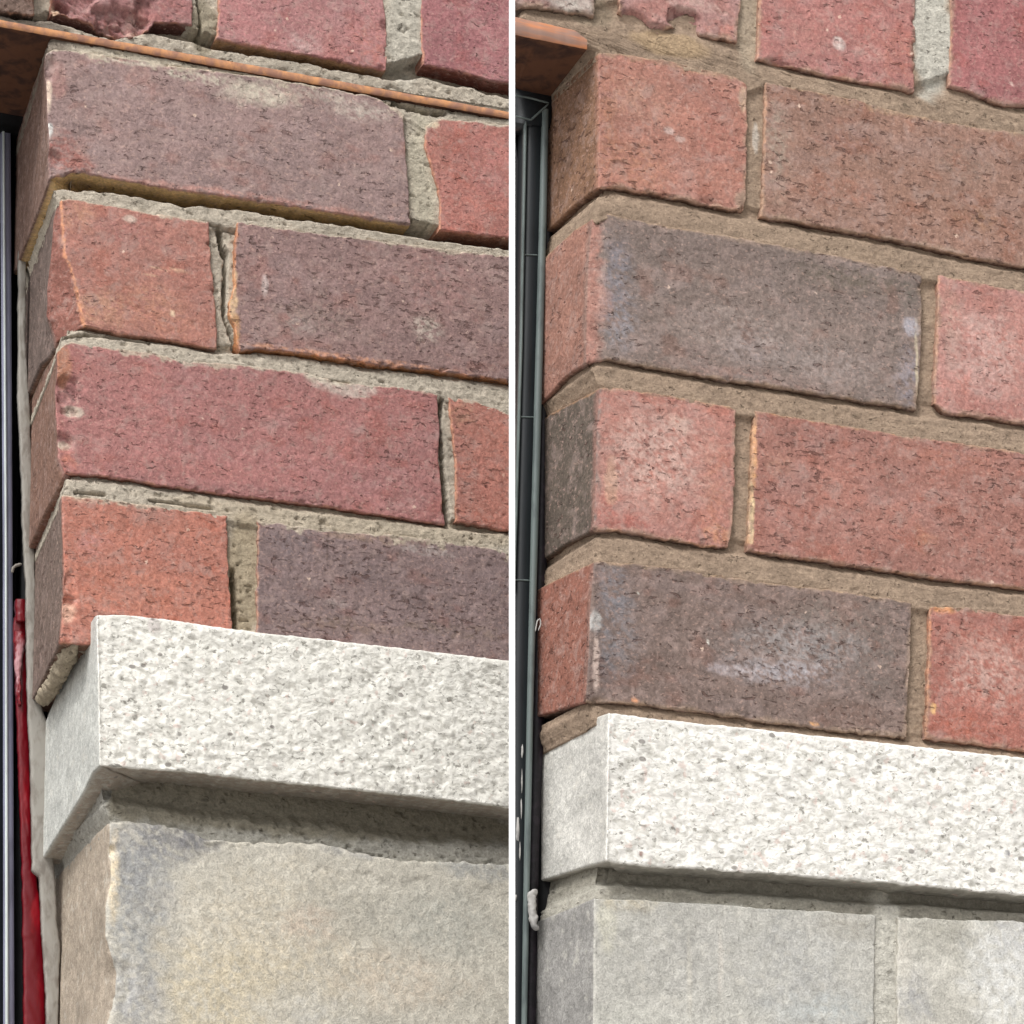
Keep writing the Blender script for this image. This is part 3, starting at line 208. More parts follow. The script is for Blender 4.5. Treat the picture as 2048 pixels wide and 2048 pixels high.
def empty(name, wall, z=0.0, **k):
    o = bpy.data.objects.new(name, None)
    o.empty_display_size = .05
    w = DATA['W'][wall]
    o.location = (w['O'][0]*MM, w['O'][1]*MM, z)
    o.rotation_euler = (0, 0, DATA['TH'])
    link(o)
    tag(o, **k); WALL[o.name] = wall
    return o

def mesh_obj(name, V, Fc, mat, parent=None, col=None, smooth=True, z0=0.0):
    """V in wall-local mm; z0 = parent's height in metres"""
    V = np.asarray(V, float) * MM
    V[:, 2] -= z0
    me = bpy.data.meshes.new(name)
    quads = np.asarray(Fc, np.int32)
    n = len(quads); k = quads.shape[1]
    me.vertices.add(len(V)); me.vertices.foreach_set('co', V.astype(np.float32).ravel())
    me.loops.add(n*k); me.loops.foreach_set('vertex_index', quads.ravel())
    me.polygons.add(n)
    me.polygons.foreach_set('loop_start', np.arange(0, n*k, k, dtype=np.int32))
    me.update(calc_edges=True)
    me.validate()
    if smooth:
        me.polygons.foreach_set('use_smooth', np.ones(len(me.polygons), bool))
    if col is not None:
        at = me.color_attributes.new('Col', 'FLOAT_COLOR', 'POINT')
        c4 = np.ones((len(V), 4), np.float32); c4[:, :3] = col[:, :3]
        if col.shape[1] == 4: c4[:, 3] = col[:, 3]
        at.data.foreach_set('color', c4.ravel())
    me.materials.append(mat)
    o = bpy.data.objects.new(name, me)
    return link(o, parent)

def gridq(a):
    """index grid (rows, cols) -> quads"""
    return np.stack([a[:-1, :-1].ravel(), a[1:, :-1].ravel(), a[1:, 1:].ravel(), a[:-1, 1:].ravel()], 1)

def boxv(x0, x1, y0, y1, z0, z1):
    V = [(x0,y0,z0),(x1,y0,z0),(x1,y1,z0),(x0,y1,z0),(x0,y0,z1),(x1,y0,z1),(x1,y1,z1),(x0,y1,z1)]
    Fq = [(0,3,2,1),(4,5,6,7),(0,1,5,4),(1,2,6,5),(2,3,7,6),(3,0,4,7)]
    return V, Fq

# ---------------------------------------------------------------- materials
class NT:
    def __init__(s, name):
        s.m = bpy.data.materials.new(name); s.m.use_nodes = True
        s.t = s.m.node_tree; s.b = s.t.nodes['Principled BSDF']
    def n(s, ty, **k):
        nd = s.t.nodes.new('ShaderNode'+ty)
        for a, v in k.items():
            if hasattr(nd, a) and a not in nd.inputs: setattr(nd, a, v)
            else: nd.inputs[a].default_value = v
        return nd
    def l(s, a, b): s.t.links.new(a, b)
    def noise(s, vec, scale, detail=3, rough=.55, dist=0):
        q = s.n('TexNoise'); q.inputs['Scale'].default_value = scale; q.inputs['Detail'].default_value = detail
        q.inputs['Roughness'].default_value = rough; q.inputs['Distortion'].default_value = dist
        s.l(vec, q.inputs['Vector']); return q.outputs['Fac']
    def rng(s, v, a, b, c, d):
        q = s.n('MapRange'); q.interpolation_type = 'SMOOTHSTEP'
        for i, x in zip(('From Min', 'From Max', 'To Min', 'To Max'), (a, b, c, d)): q.inputs[i].default_value = x
        s.l(v, q.inputs['Value']); return q.outputs['Result']
    def math(s, op, a, b):
        q = s.n('Math'); q.operation = op
        for i, x in enumerate((a, b)):
            if isinstance(x, (int, float)): q.inputs[i].default_value = x
            else: s.l(x, q.inputs[i])
        return q.outputs[0]
    def mix(s, fac, a, b, mode='MIX'):
        q = s.n('Mix'); q.data_type = 'RGBA'; q.blend_type = mode
        for i, x in ((0, fac), (6, a), (7, b)):
            if isinstance(x, (int, float)): q.inputs[i].default_value = x
            elif isinstance(x, (tuple, list, np.ndarray)): q.inputs[i].default_value = (*[float(v) for v in x][:3], 1)
            else: s.l(x, q.inputs[i])
        return q.outputs[2]
    def bump(s, h, strength, dist, prev=None):
        q = s.n('Bump'); q.inputs['Strength'].default_value = strength; q.inputs['Distance'].default_value = dist
        s.l(h, q.inputs['Height'])
        if prev: s.l(prev, q.inputs['Normal'])
        return q.outputs[0]
    def coords(s, sc=(1, 1, 1), loc=(0, 0, 0)):
        c = s.n('TexCoord'); m = s.n('Mapping')
        m.inputs['Scale'].default_value = sc; m.inputs['Location'].default_value = loc
        s.l(c.outputs['Object'], m.inputs[0]); return m.outputs[0]
    def attr(s):
        a = s.n('Attribute'); a.attribute_name = 'Col'; s.alpha = a.outputs['Alpha']; return a.outputs['Color']

def mat_brick():
    M = NT('brick_clay'); c = M.attr()
    v = M.coords(); vs = M.coords((1, 1, 2.4)); vp = M.coords((1, 1, 1.9), (.37, .11, .9))
    fine = M.noise(v, 620, 5, .7); mid = M.noise(v, 260, 4, .6, .6); big = M.noise(v, 45, 4, .6)
    k = M.math('MULTIPLY', M.rng(fine, .3, .7, .76, 1.22), M.rng(mid, .3, .7, .86, 1.12))
    k = M.math('MULTIPLY', k, M.rng(big, .3, .7, .93, 1.06))
    g = M.n('CombineColor'); [M.l(k, g.inputs[i]) for i in range(3)]
    c = M.mix(1.0, c, g.outputs[0], 'MULTIPLY')
    # hue drift: greyer and redder clay
    c = M.mix(M.rng(M.noise(v, 110, 5, .7, .5), .48, .68, 0, .38), c, lin((178, 156, 148)))
    c = M.mix(M.rng(M.noise(M.coords((1, 1, 1.4), (3, 1, 2)), 400, 4, .65), .54, .7, 0, .42), c, lin((206, 172, 158)))
    # pores: short wavy drag marks
    dens = M.rng(M.noise(M.coords((1, 1, 1), (7, 2, 4)), 40, 3), .35, .62, -.045, .02)
    dens = M.math('ADD', dens, M.math('MULTIPLY', M.math('SUBTRACT', M.alpha, .62), .055))
    p1 = M.noise(vs, 170, 3.5, .6, .45)
    po = M.rng(M.math('SUBTRACT', p1, dens), .335, .38, 1, 0)
    rd = M.math('ABSOLUTE', M.math('SUBTRACT', M.noise(vp, 105, 2, .5, 1.2), .5), 0)
    gate = M.rng(M.noise(M.coords((1, 1, 1.6), (1, 5, 3)), 130, 2), .52, .62, 0, 1)
    ln = M.math('MULTIPLY', M.rng(rd, .006, .018, 1, 0), gate)
    pit = M.math('MAXIMUM', po, M.math('MULTIPLY', ln, .3))
    c = M.mix(M.math('MULTIPLY', pit, .5), c, lin((78, 50, 44)))  # pits also tinted dark: the shade inside a cavity put into the colour
    # pale grog specks
    vo = M.n('TexVoronoi'); vo.inputs['Scale'].default_value = 130; M.l(v, vo.inputs['Vector'])
    sep = M.n('SeparateColor'); M.l(vo.outputs['Color'], sep.inputs[0])
    sp = M.math('MULTIPLY', M.rng(M.math('SUBTRACT', vo.outputs['Distance'], M.rng(fine, .35, .65, -.07, .07)), .06, .14, 1, 0), M.rng(sep.outputs[0], .91, .93, 0, 1))
    c = M.mix(M.math('MULTIPLY', sp, .75), c, lin((232, 204, 184)))
    M.l(c, M.b.inputs['Base Color'])
    M.b.inputs['Roughness'].default_value = .88
    M.b.inputs['Specular IOR Level'].default_value = .25
    b = M.bump(fine, .55, .0005)
    b = M.bump(mid, .6, .0011, b)
    b = M.bump(M.math('SUBTRACT', 1.0, pit), .9, .0011, b)
    M.l(b, M.b.inputs['Normal'])
    return M.m

def mat_mortar(name='mortar_mix', str_=(1, 1, 1.5)):
    M = NT(name); c = M.attr()
    v = M.coords(); vs = M.coords(str_)
    fine = M.noise(v, 760, 5, .75); mid = M.noise(vs, 190, 4, .65, .1); 
    k = M.math('MULTIPLY', M.rng(fine, .25, .75, .74, 1.22), M.rng(mid, .3, .7, .84, 1.12))
    g = M.n('CombineColor'); [M.l(k, g.inputs[i]) for i in range(3)]
    c = M.mix(1.0, c, g.outputs[0], 'MULTIPLY')
    pit = M.rng(M.noise(vs, 300, 2, .5, .6), .27, .34, 1, 0)
    c = M.mix(M.math('MULTIPLY', pit, .45), c, lin((84, 76, 62)))
    M.l(c, M.b.inputs['Base Color'])
    M.b.inputs['Roughness'].default_value = .95
    M.b.inputs['Specular IOR Level'].default_value = .15
    b = M.bump(fine, .8, .0008)
    b = M.bump(mid, .7, .0018, b)
    b = M.bump(M.math('SUBTRACT', 1.0, pit), .8, .0012, b)
    M.l(b, M.b.inputs['Normal'])
    return M.m

def mat_granite():
    M = NT('pale_granite'); c = M.attr()
    v = M.coords(); vd = M.coords((1, 1, 1.35), (2, .3, 1))
    vd2 = M.n('Mapping'); vd2.inputs['Rotation'].default_value = (0, .6, 0); vd2.inputs['Scale'].default_value = (.85, 1, 1.2)
    M.l(v, vd2.inputs[0]); vd = vd2.outputs[0]
    fine = M.noise(v, 950, 4, .6); mid = M.noise(vd, 235, 5, .65, .6)
    c = M.mix(M.math('MULTIPLY', M.rng(mid, .34, .56, .7, 0), M.alpha), c, lin((190, 187, 176)))
    c = M.mix(M.math('MULTIPLY', M.rng(M.noise(vd, 330, 4, .65, .4), .34, .43, .95, 0), M.alpha), c, lin((156, 153, 144)))
    c = M.mix(M.rng(M.noise(M.coords((1, 1, 1), (4, 4, 1)), 180, 2), .63, .72, 0, .45), c, lin((216, 186, 174)))
    vo = M.n('TexVoronoi'); vo.inputs['Scale'].default_value = 190; M.l(vd, vo.inputs['Vector'])
    sep = M.n('SeparateColor'); M.l(vo.outputs['Color'], sep.inputs[0])
    sp = M.math('MULTIPLY', M.rng(vo.outputs['Distance'], .22, .36, 1, 0), M.rng(sep.outputs[0], .965, .97, 0, 1))
    c = M.mix(M.math('MULTIPLY', sp, .8), c, lin((124, 118, 112)))
    M.l(c, M.b.inputs['Base Color'])
    M.b.inputs['Roughness'].default_value = .7
    b = M.bump(fine, .4, .0006)
    b = M.bump(mid, .8, .0016, b)
    M.l(b, M.b.inputs['Normal'])
    return M.m

def mat_sawn():
    M = NT('stone_face'); c = M.attr(); v = M.coords()
    fine = M.noise(v, 1000, 4, .65); mid = M.noise(v, 240, 5, .65, .7); big = M.noise(v, 40, 5, .6)
    k = M.math('MULTIPLY', M.rng(fine, .28, .72, .78, 1.2), M.rng(mid, .3, .7, .8, 1.16))
    k = M.math('MULTIPLY', k, M.rng(big, .3, .7, .93, 1.06))
    g = M.n('CombineColor'); [M.l(k, g.inputs[i]) for i in range(3)]
    c = M.mix(1.0, c, g.outputs[0], 'MULTIPLY')
    c = M.mix(M.rng(M.noise(M.coords((1, 1, 1), (3, 3, 3)), 120, 4, .7), .54, .7, 0, .4), c, lin((216, 212, 200)))
    c = M.mix(M.rng(M.noise(M.coords((1, 1, 1), (9, 3, 3)), 330, 3, .6), .27, .36, .55, 0), c, lin((124, 122, 116)))
    M.l(c, M.b.inputs['Base Color'])
    M.b.inputs['Roughness'].default_value = .9
    M.b.inputs['Specular IOR Level'].default_value = .2
    b = M.bump(fine, .45, .0006)
    b = M.bump(mid, .6, .0013, b)
    M.l(b, M.b.inputs['Normal'])
    return M.m

def mat_simple(name, rgb, rough=.5, metal=0, var=.15, scale=200, spec=.5, rgb2=None, bump=.2, sc=(1,1,1), lo=.45, hi=.65):
    M = NT(name); v = M.coords(sc)
    n = M.noise(v, scale, 4, .6, .3)
    c = M.mix(M.rng(n, lo, hi, 0, 1), lin(rgb), lin(rgb2 if rgb2 else [x*(1-var) for x in rgb]))
    M.l(c, M.b.inputs['Base Color'])
    M.b.inputs['Roughness'].default_value = rough
    M.b.inputs['Metallic'].default_value = metal
    M.b.inputs['Specular IOR Level'].default_value = spec
    if bump: M.l(M.bump(n, bump, .0008), M.b.inputs['Normal'])
    return M.m

BRICK = mat_brick(); MORTAR = mat_mortar(); GRANITE = mat_granite(); SAWN = mat_sawn()
RUST = mat_simple('rusty_edge', (206, 150, 106), .9, 0, .2, 130, .15, (158, 118, 100), .5, (1, 1, 1), .35, .65)
RUST_PINK = mat_simple('primer_edge', (156, 128, 116), .9, 0, .2, 40, .15, (204, 136, 96), .6, (.5, 1, 3), .4, .6)
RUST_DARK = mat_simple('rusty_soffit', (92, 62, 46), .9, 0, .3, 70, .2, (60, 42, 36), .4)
BLACK = mat_simple('void_shade_black', (20, 20, 22), .7, 0, .3, 100, .2)  # black colour stands in for the shade in open gaps
GASKET = mat_simple('black_gasket', (24, 21, 26), .5, 0, .3, 200, .4, (44, 36, 44))
FRAME_DARK = mat_simple('dark_frame_paint', (30, 34, 37), .42, 0, .25, 60, .35, (22, 26, 29), .1, (1, 1, .2))
FRAME_EDGE = mat_simple('frame_bead', (98, 108, 106), .45, 0, .1, 120, .4, (78, 87, 86), .1, (1, 1, .3))
FRAME_BLUE = mat_simple('blue_grey_frame', (128, 130, 150), .4, 0, .15, 120, .5, None, .1, (1, 1, .2))
FRAME_LIGHT = mat_simple('light_frame_bead', (206, 216, 214), .4, 0, .08, 90, .5, None, .1, (1, 1, .2))
SEAL = mat_simple('old_sealant', (150, 146, 138), .6, 0, .2, 150, .4, (126, 120, 112), .5, (1, 1, .5))
SEAL_WHITE = mat_simple('white_sealant', (164, 162, 158), .6, 0, .2, 150, .4, (126, 125, 124), .5)
RED = mat_simple('red_plastic', (104, 4, 18), .3, 0, .3, 70, .5, (140, 12, 26), .3, (1, 1, .4), .5, .7)
RED_GLINT = mat_simple('glinting_red_plastic', (176, 128, 132), .3, 0, .3, 90, .6, (120, 14, 26), .3, (1, 1, .5), .45, .55)  # pale patches are painted glints on the red plastic
WHITE = mat_simple('white_paint', (252, 252, 252), .6, 0, .02, 60, .3, None, 0)
GLASSY = mat_simple('dark_window_glass', (12, 14, 16), .08, 0, .2, 20, .5, None, 0)
PAVE = mat_simple('pavement_concrete', (190, 186, 182), .9, 0, .2, 6, .2, (172, 168, 164), .3)
CORE = mat_simple('wall_core', (104, 96, 86), .95, 0, .2, 60, .1)

def endcut(V, wall):
    """the repointed wall ends where the divider strip stands"""
    V = np.asarray(V, float).copy()
    if wall == 'R': V[:, 0] = np.maximum(V[:, 0], DATA['misc']['cut'] + .35*V[:, 1])
    return V

# ---------------------------------------------------------------- masonry unit (brick, ledge stone, block)
def spaced(n_len, step, r):
    n = max(4, int(n_len/step))
    t = np.linspace(0, 1, n)
    e = np.array([.0, .25, .55, .9, 1.4, 2.0]) * r / n_len
    return np.unique(np.round(np.r_[t[(t > e[-1]*1.1) & (t < 1-e[-1]*1.1)], e, 1-e], 6))

def unit(spec, idx, parent, z0, name, mat):
    kind = spec['kind']; seed = idx*101 + 7
    dl = spec.get('dl', DATA['W'][spec['w']]['dl'])
    rd = np.array([math.sin(dl), math.cos(dl)]); nr = np.array([-math.cos(dl), math.sin(dl)])
    T, Bf, L, R = (poly_s(spec[k]) for k in 'TBLR')
    Wd = np.hypot(spec['T'][-1][0]-spec['T'][0][0], 0); Ht = abs(spec['L'][0][1]-spec['L'][-1][1])
    r = {'brick': .9, 'sill': .9, 'stone': 2.2}[kind]
    r = spec.get('r', r)
    step = {'brick': 1.0, 'sill': .85, 'stone': 1.3}[kind]
    s = spaced(Wd, step, r); t = spaced(Ht, step, r)
    Sg, Tg = np.meshgrid(s, t)
    tx, tz = T(Sg); bx, bz = Bf(Sg); lx, lz = L(Tg); rx, rz = R(Tg)
    c00 = T(0.); c10 = T(1.); c01 = Bf(0.); c11 = Bf(1.)
    X = (1-Tg)*tx+Tg*bx+(1-Sg)*lx+Sg*rx-((1-Sg)*(1-Tg)*c00[0]+Sg*(1-Tg)*c10[0]+(1-Sg)*Tg*c01[0]+Sg*Tg*c11[0])
    Z = (1-Tg)*tz+Tg*bz+(1-Sg)*lz+Sg*rz-((1-Sg)*(1-Tg)*c00[1]+Sg*(1-Tg)*c10[1]+(1-Sg)*Tg*c01[1]+Sg*Tg*c11[1])
    dl_ = Sg*Wd; dr_ = (1-Sg)*Wd; dt_ = Tg*Ht; db_ = (1-Tg)*Ht
    rough = spec.get('rough', 1)
    corner = 'RT' in spec
    # ragged outline
    edge = np.minimum(np.minimum(dt_, db_), np.minimum(dr_, dl_))
    wv = np.exp(-edge/6.) * {'brick': .75, 'sill': .55, 'stone': 1.0}[kind] * min(rough, 1.5)
    X0, Z0 = X.copy(), Z.copy()
    X = X + wv*fbm(X0/4., Z0/4., seed+1, 4)*1.0*(1-np.exp(-dl_/3.) if corner else 1)
    Z = Z + wv*fbm(X0/4.+50, Z0/4., seed+2, 4)*1.1
    def rnd(d, rr):
        q = np.clip(1-d/rr, 0, 1); return rr*(1-np.sqrt(np.clip(1-q*q, 0, 1)))
    rr = r*np.clip(1+.9*fbm(X0/7., Z0/7., seed+3, 3), .35, 2.2)
    ins = np.maximum(np.maximum(rnd(dt_, rr), rnd(db_, rr*1.1)), rnd(dr_, rr))
    if not corner: ins = np.maximum(ins, rnd(dl_, rr))
    rel = {'brick': .35*fbm(X0/22., Z0/22., seed+4, 3)+.24*rough*fbm(X0/2.3, Z0/1.9, seed+5, 3)+.5*rough*sm(.42, .6, fbm(X0/3.0, Z0/1.5, seed+15, 3)),
           'sill': 1.1*fbm(X0/3.6+Z0/5., Z0/3.0, seed+5, 4)*(.6+.8*vn(X0/22., Z0/16., seed+7))+.8*fbm(X0/14., Z0/11., seed+6, 2),
           'stone': .7*rough*fbm(X0/60., Z0/50., seed+4, 3)+.16*rough*fbm(X0/2.4, Z0/2.4, seed+5, 3)+.6*rough*sm(.3, .42, fbm(X0/26., Z0/18., seed+14, 4))*sm(30, 4, np.minimum(dl_, dt_))}[kind]
    if kind == 'sill': rel = rel*sm(0, 3.5, dt_)*sm(0, 2.5, dl_) + 0.6
    ins = ins + rel*(sm(0, 2, dl_) if corner else 1)
    for x, z, ax, az, dep in spec.get('dents', []):
        q = np.hypot((X0-x)/ax, (Z0-z)/az) + .35*fbm(X0/5., Z0/5., seed+int(abs(x)), 3)
        rg = 1-2*np.abs(fbm(X0/7.+Z0/9., Z0/6., seed+19, 3))
        ins = ins + dep*sm(1.05, .6, q)*(.7+.45*rg+.25*fbm(X0/2.5, Z0/2.5, seed+9, 3))
    fac_m = 0
    if 'facet' in spec:
        fl = np.array(spec['facet']['line'], float); o = np.argsort(fl[:, 1])
        xl = np.interp(Z0, fl[o, 1], fl[o, 0])
        dd = np.clip(xl - X0 + .8*fbm(X0/5., Z0/5., seed+8, 3), 0, None)
        ins = ins + dd*spec['facet']['slope']*(1+.12*fbm(X0/4., Z0/4., seed+12, 3)); fac_m = sm(.1, .9, dd) if spec['facet']['slope'] > 1 else sm(.2, 5.5, dd+3.5*fbm(X0/2.5, Z0/3., seed+13, 4)*(dd > 0))
    # edge chips on bricks
    if kind == 'brick' and not spec.get('nochip'):
        ch = fbm(X0/5.5, Z0/5.5, seed+30, 3)
        ins = ins + 1.8*sm(.28, .6, ch)*sm(3.5, 0, np.minimum(dt_, np.minimum(db_, dr_)))
    Yf = -spec['off'] + ins
    if corner:   # roll the arris round
        d = X - lx
        Yc = Yf[:, :1]
        rc = np.clip(r*1.1*(1+.8*vn(Z0*0+3, Z0/6., seed+11)), .3, 4)
        a = np.clip(1-d/rc, 0, 1)*math.pi/4
        X = np.where(d < rc, lx + rc - rc*np.sin(a), X)
        Yf = Yf + np.where(d < rc, rc-rc*np.cos(a), 0)
    # colours
    base = lin(spec['col']); C = np.ones(X.shape+(3,))*base
    def over(C, m, col): return C*(1-m[..., None]) + lin(col)*m[..., None]
    if kind == 'brick':
        h1 = fbm(X0/26., Z0/14., seed+40, 4); h2 = fbm(X0/9., Z0/7., seed+41, 4)
        C = C*(1+.16*h1[..., None]*np.array([1, .8, .7]))*(1+.10*h2)[..., None]
        C = over(C, .35*sm(.12, .5, fbm(X0/16., Z0/9., seed+42, 4)), np.array(spec['col'])*.6+np.array([176, 160, 160])*.4)
        C = over(C, .35*sm(.15, .5, fbm(X0/13., Z0/9., seed+43, 4)), np.array(spec['col'])*.85+np.array([20, -6, -14]))
    if kind != 'brick':
        C = C*(1+.07*fbm(X0/18., Z0/15., seed+41, 4))[..., None]
    for sp_ in spec.get('spots', []):
        x, z, ax, az, col, st = sp_
        q = np.hypot((X0-x)/ax, (Z0-z)/az) + .45*fbm(X0/6., Z0/5., seed+int(abs(x+z)) % 997, 4)
        soft = .75 if ax > 6 and az > 6 else .35
        mk = min(st, 1)*sm(1+soft*.4, 1-soft, q)
        if kind == 'stone' and min(ax, az) < 3: mk = min(st, 1)*sm(1.1, .5, np.hypot((X0-x+.9*fbm(Z0/9., X0*0+x, seed+94, 3))/ax, (Z0-z)/az))*np.clip(.8+.9*fbm(X0/2.2, Z0/2.2, seed+90, 4), .2, 1)
        elif kind == 'stone': mk = min(st*1.15, 1)*sm(1+soft*.6, 1-soft, q+.35*fbm(X0/9., Z0/9., seed+93, 5))*np.clip(.8+1.3*fbm(X0/2.2, Z0/2.2, seed+90, 4), .2, 1)
        elif st >= 1: mk = mk*np.clip(.9+.8*fbm(X0/2.5, Z0/2., seed+90, 4), .2, 1)
        elif ax > 6: mk = mk*np.clip(.62+2.0*fbm(X0/1.9, Z0/1.4, seed+90, 4)+.6*fbm(X0/7., Z0/5., seed+92, 3), .05, 1)
        C = over(C, mk, col)
    if kind == 'brick':
        ec = spec.get('edge', [212, 158, 126])
        en = fbm(X0/4., Z0/2.5, seed+50, 4)
        eB = np.minimum(db_, dr_)
        C = over(C, (.6 if 'edge' in spec else .4)*sm(1.5, .2, eB+1.5*en+.4+.8*vn(X0/18., Z0/18., seed+52)), ec)
        C = over(C, .55*sm(1.6, .2, np.where(corner, 9, dl_)+1.3*en+.3), ec)
        msc = spec.get('msm', [192, 180, 160])
        C = over(C, .85*sm(1.5, .2, dt_+1.6*en+.4), msc)
        if spec['w'] == 'R':    # new mortar dragged over the arrises
            e2 = np.minimum(np.minimum(db_, dr_), np.minimum(dt_, np.where(corner, 99, dl_)))
            C = over(C, .6*sm(3.2, .1, e2+2.8*fbm(X0/7., Z0/5., seed+55, 4)+.5), [164, 142, 122])
        sa = spec.get('smear', 0)
        if sa:
            up = sa*(2.0+7*sm(.05, .5, fbm(X0/20., Z0*0+seed, seed+51, 3)))
            C = over(C, .8*sm(0, -1.4, dt_-up*(.55+.9*en)), msc)
    if 'facet' in spec:
        C = over(C, .92*fac_m, spec['facet']['col'])*(1+.15*fac_m*fbm(X0/2.5, Z0/3.5, seed+95, 4))[..., None]
        if spec['facet']['slope'] > 1: C = over(C, .8*sm(.9, .2, np.abs(xl-X0)+.6*fbm(X0/3., Z0/3., seed+96, 2)), [222, 158, 120])
    nR, nC = X.shape
    V = [np.stack([X, Yf, Z], -1).reshape(-1, 3)]; CC = [C.reshape(-1, 3)]
    id0 = np.arange(nR*nC).reshape(nR, nC); F_ = [gridq(id0)]
    nv = nR*nC
    grid = id0; XX, YY, ZZ = X, Yf, Z
    if corner:
        RT = np.array(spec['RT'], float); RB = np.array(spec['RB'], float)
        dmax = 136 if spec['w'] == 'L' else max(RT[-1, 0], RB[-1, 0])+10
        dn = np.unique(np.round(np.r_[np.arange(2.2, dmax, step*1.1), .3, .6, .95, 1.4, 1.8], 4))[::-1]   # deep -> corner
        D, Tg2 = np.meshgrid(dn, t)
        def lin_ext(P_, d):
            o = np.argsort(P_[:, 0]); p = P_[o]
            v = np.interp(d, p[:, 0], p[:, 1])
            sl = (p[-1, 1]-p[-2, 1])/max(p[-1, 0]-p[-2, 0], .1)
            return np.where(d > p[-1, 0], p[-1, 1]+sl*(d-p[-1, 0]), v)
        zt = lin_ext(RT, D); zb = lin_ext(RB, D)
        Zr = zt*(1-Tg2)+zb*Tg2
        zc = Z[:, :1]; Zr0 = Zr.copy()
        base_c = lin_ext(RT, np.array(0.))*(1-Tg2)+lin_ext(RB, np.array(0.))*Tg2
        Zr = Zr + (zc-base_c)*np.exp(-D/9.)
        xc = spec['xc']; xL = lx[:, :1]
        xb = xc + (xL-xc)*np.exp(-D/14.)
        relr = {'brick': .3*fbm(D/20., Zr/20., seed+60, 3)+.14*fbm(D/2.6, Zr/2., seed+61, 3),
                'sill': .15*fbm(D/9., Zr/9., seed+61, 3), 'stone': .9*rough*.5*fbm(D/16., Zr/16., seed+61, 4)+.2*fbm(D/3, Zr/3, seed+62, 3)}[kind]
        dtr = Tg2*Ht; dbr = (1-Tg2)*Ht
        insr = np.maximum(rnd(dtr, r), rnd(dbr, r)) + relr*sm(0, 3, D)
        ycor = (Yf[:, :1]+spec['off'])
        rc = np.clip(r*1.1*(1+.8*vn(Zr*0+3, Zr/6., seed+11)), .3, 4)
        a = np.clip(1-D/rc, 0, 1)*math.pi/4
        Dd = np.where(D < rc, rc-rc*np.sin(a), D)
        insr = insr + np.where(D < rc, rc-rc*np.cos(a), 0)
        Dd = ycor + Dd*(1-ycor/dmax)
        Xr = xb + rd[0]*Dd - nr[0]*insr; Yr = -spec['off'] + rd[1]*Dd - nr[1]*insr
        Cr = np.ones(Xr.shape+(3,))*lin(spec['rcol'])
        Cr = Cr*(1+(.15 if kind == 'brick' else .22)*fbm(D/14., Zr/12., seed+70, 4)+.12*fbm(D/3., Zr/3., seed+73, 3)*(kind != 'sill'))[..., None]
        if kind == 'brick':
            Cr = over(Cr, .6*sm(5, .5, D+3*fbm(D/4., Zr/5., seed+71, 3)), np.array(spec['col'])*.8+np.array(spec['rcol'])*.2)
            Cr = over(Cr, .6*sm(1.6, .2, dtr+1.2*fbm(D/4., Zr/4., seed+72, 3)), spec.get('msm', [170, 156, 134]))
        m = len(dn)
        V.append(np.stack([Xr, Yr, Zr], -1).reshape(-1, 3)); CC.append(Cr.reshape(-1, 3))
        idr = np.arange(nR*m).reshape(nR, m)+nv; nv += nR*m
        F_.append(gridq(np.hstack([idr, id0[:, :1]])))
        grid = np.hstack([idr, id0]); XX = np.hstack([Xr, X]); YY = np.hstack([Yr, Yf]); ZZ = np.hstack([Zr, Z])
        isr = np.r_[np.ones(m, bool), np.zeros(nC, bool)]
    else:
        isr = np.zeros(nC, bool)
    deep = spec.get('deep', 24) if kind == 'brick' else 45
    offs = [.8, 2.5, 6, 12, deep]
    und = lin(spec['under'])
    def skirt(ids, P, rmask, bottom):
        nonlocal nv
        ids = np.asarray(ids); P = np.asarray(P)
        prev = ids
        for k in offs:
            Q = P.copy()
            fr = ~rmask
            Q[fr, 1] = P[fr, 1] + k
            if corner:
                xc0 = P[np.argmax(fr), 0] if fr.any() else 0
                yc0 = P[np.argmax(fr), 1] if fr.any() else 0
                # mitre: keep the two inner skirts apart
                lim = xc0 + rd[0]*k + k*.9
                Q[fr, 0] = np.where(P[fr, 0] < lim, lim, P[fr, 0]+0)
                Q[rmask, 0] = P[rmask, 0] - nr[0]*k
                Q[rmask, 1] = np.maximum(P[rmask, 1] - nr[1]*k, yc0 + k)
            if bottom: Q[:, 2] += .25*fbm(Q[:, 0]/3., Q[:, 1]/3.+k, seed+80, 2)*min(k, 2) + .012*k*0
            base_c = np.concatenate(CC)[ids]
            f = min(1, k/1.5) if bottom else .3
            cc = base_c*(1-f) + und*f*(1+.25*fbm(Q[:, 0]/5., Q[:, 1]/3., seed+81, 3))[:, None]
            V.append(Q); CC.append(cc)
            new = np.arange(len(ids))+nv; nv += len(ids)
            F_.append(np.stack([prev[:-1], new[:-1], new[1:], prev[1:]], 1) if bottom else np.stack([prev[1:], new[1:], new[:-1], prev[:-1]], 1))
            prev = new
    P = np.stack([XX, YY, ZZ], -1)
    skirt(grid[0], P[0], isr, False)
    skirt(grid[-1], P[-1], isr, True)
    nz = np.zeros(nR, bool); cs = corner; corner = False
    skirt(grid[:, -1], P[:, -1], nz, False)
    if not cs: skirt(grid[::-1, 0], P[::-1, 0], nz, False)
    VV = endcut(np.concatenate(V), spec['w']); CC = np.concatenate(CC)
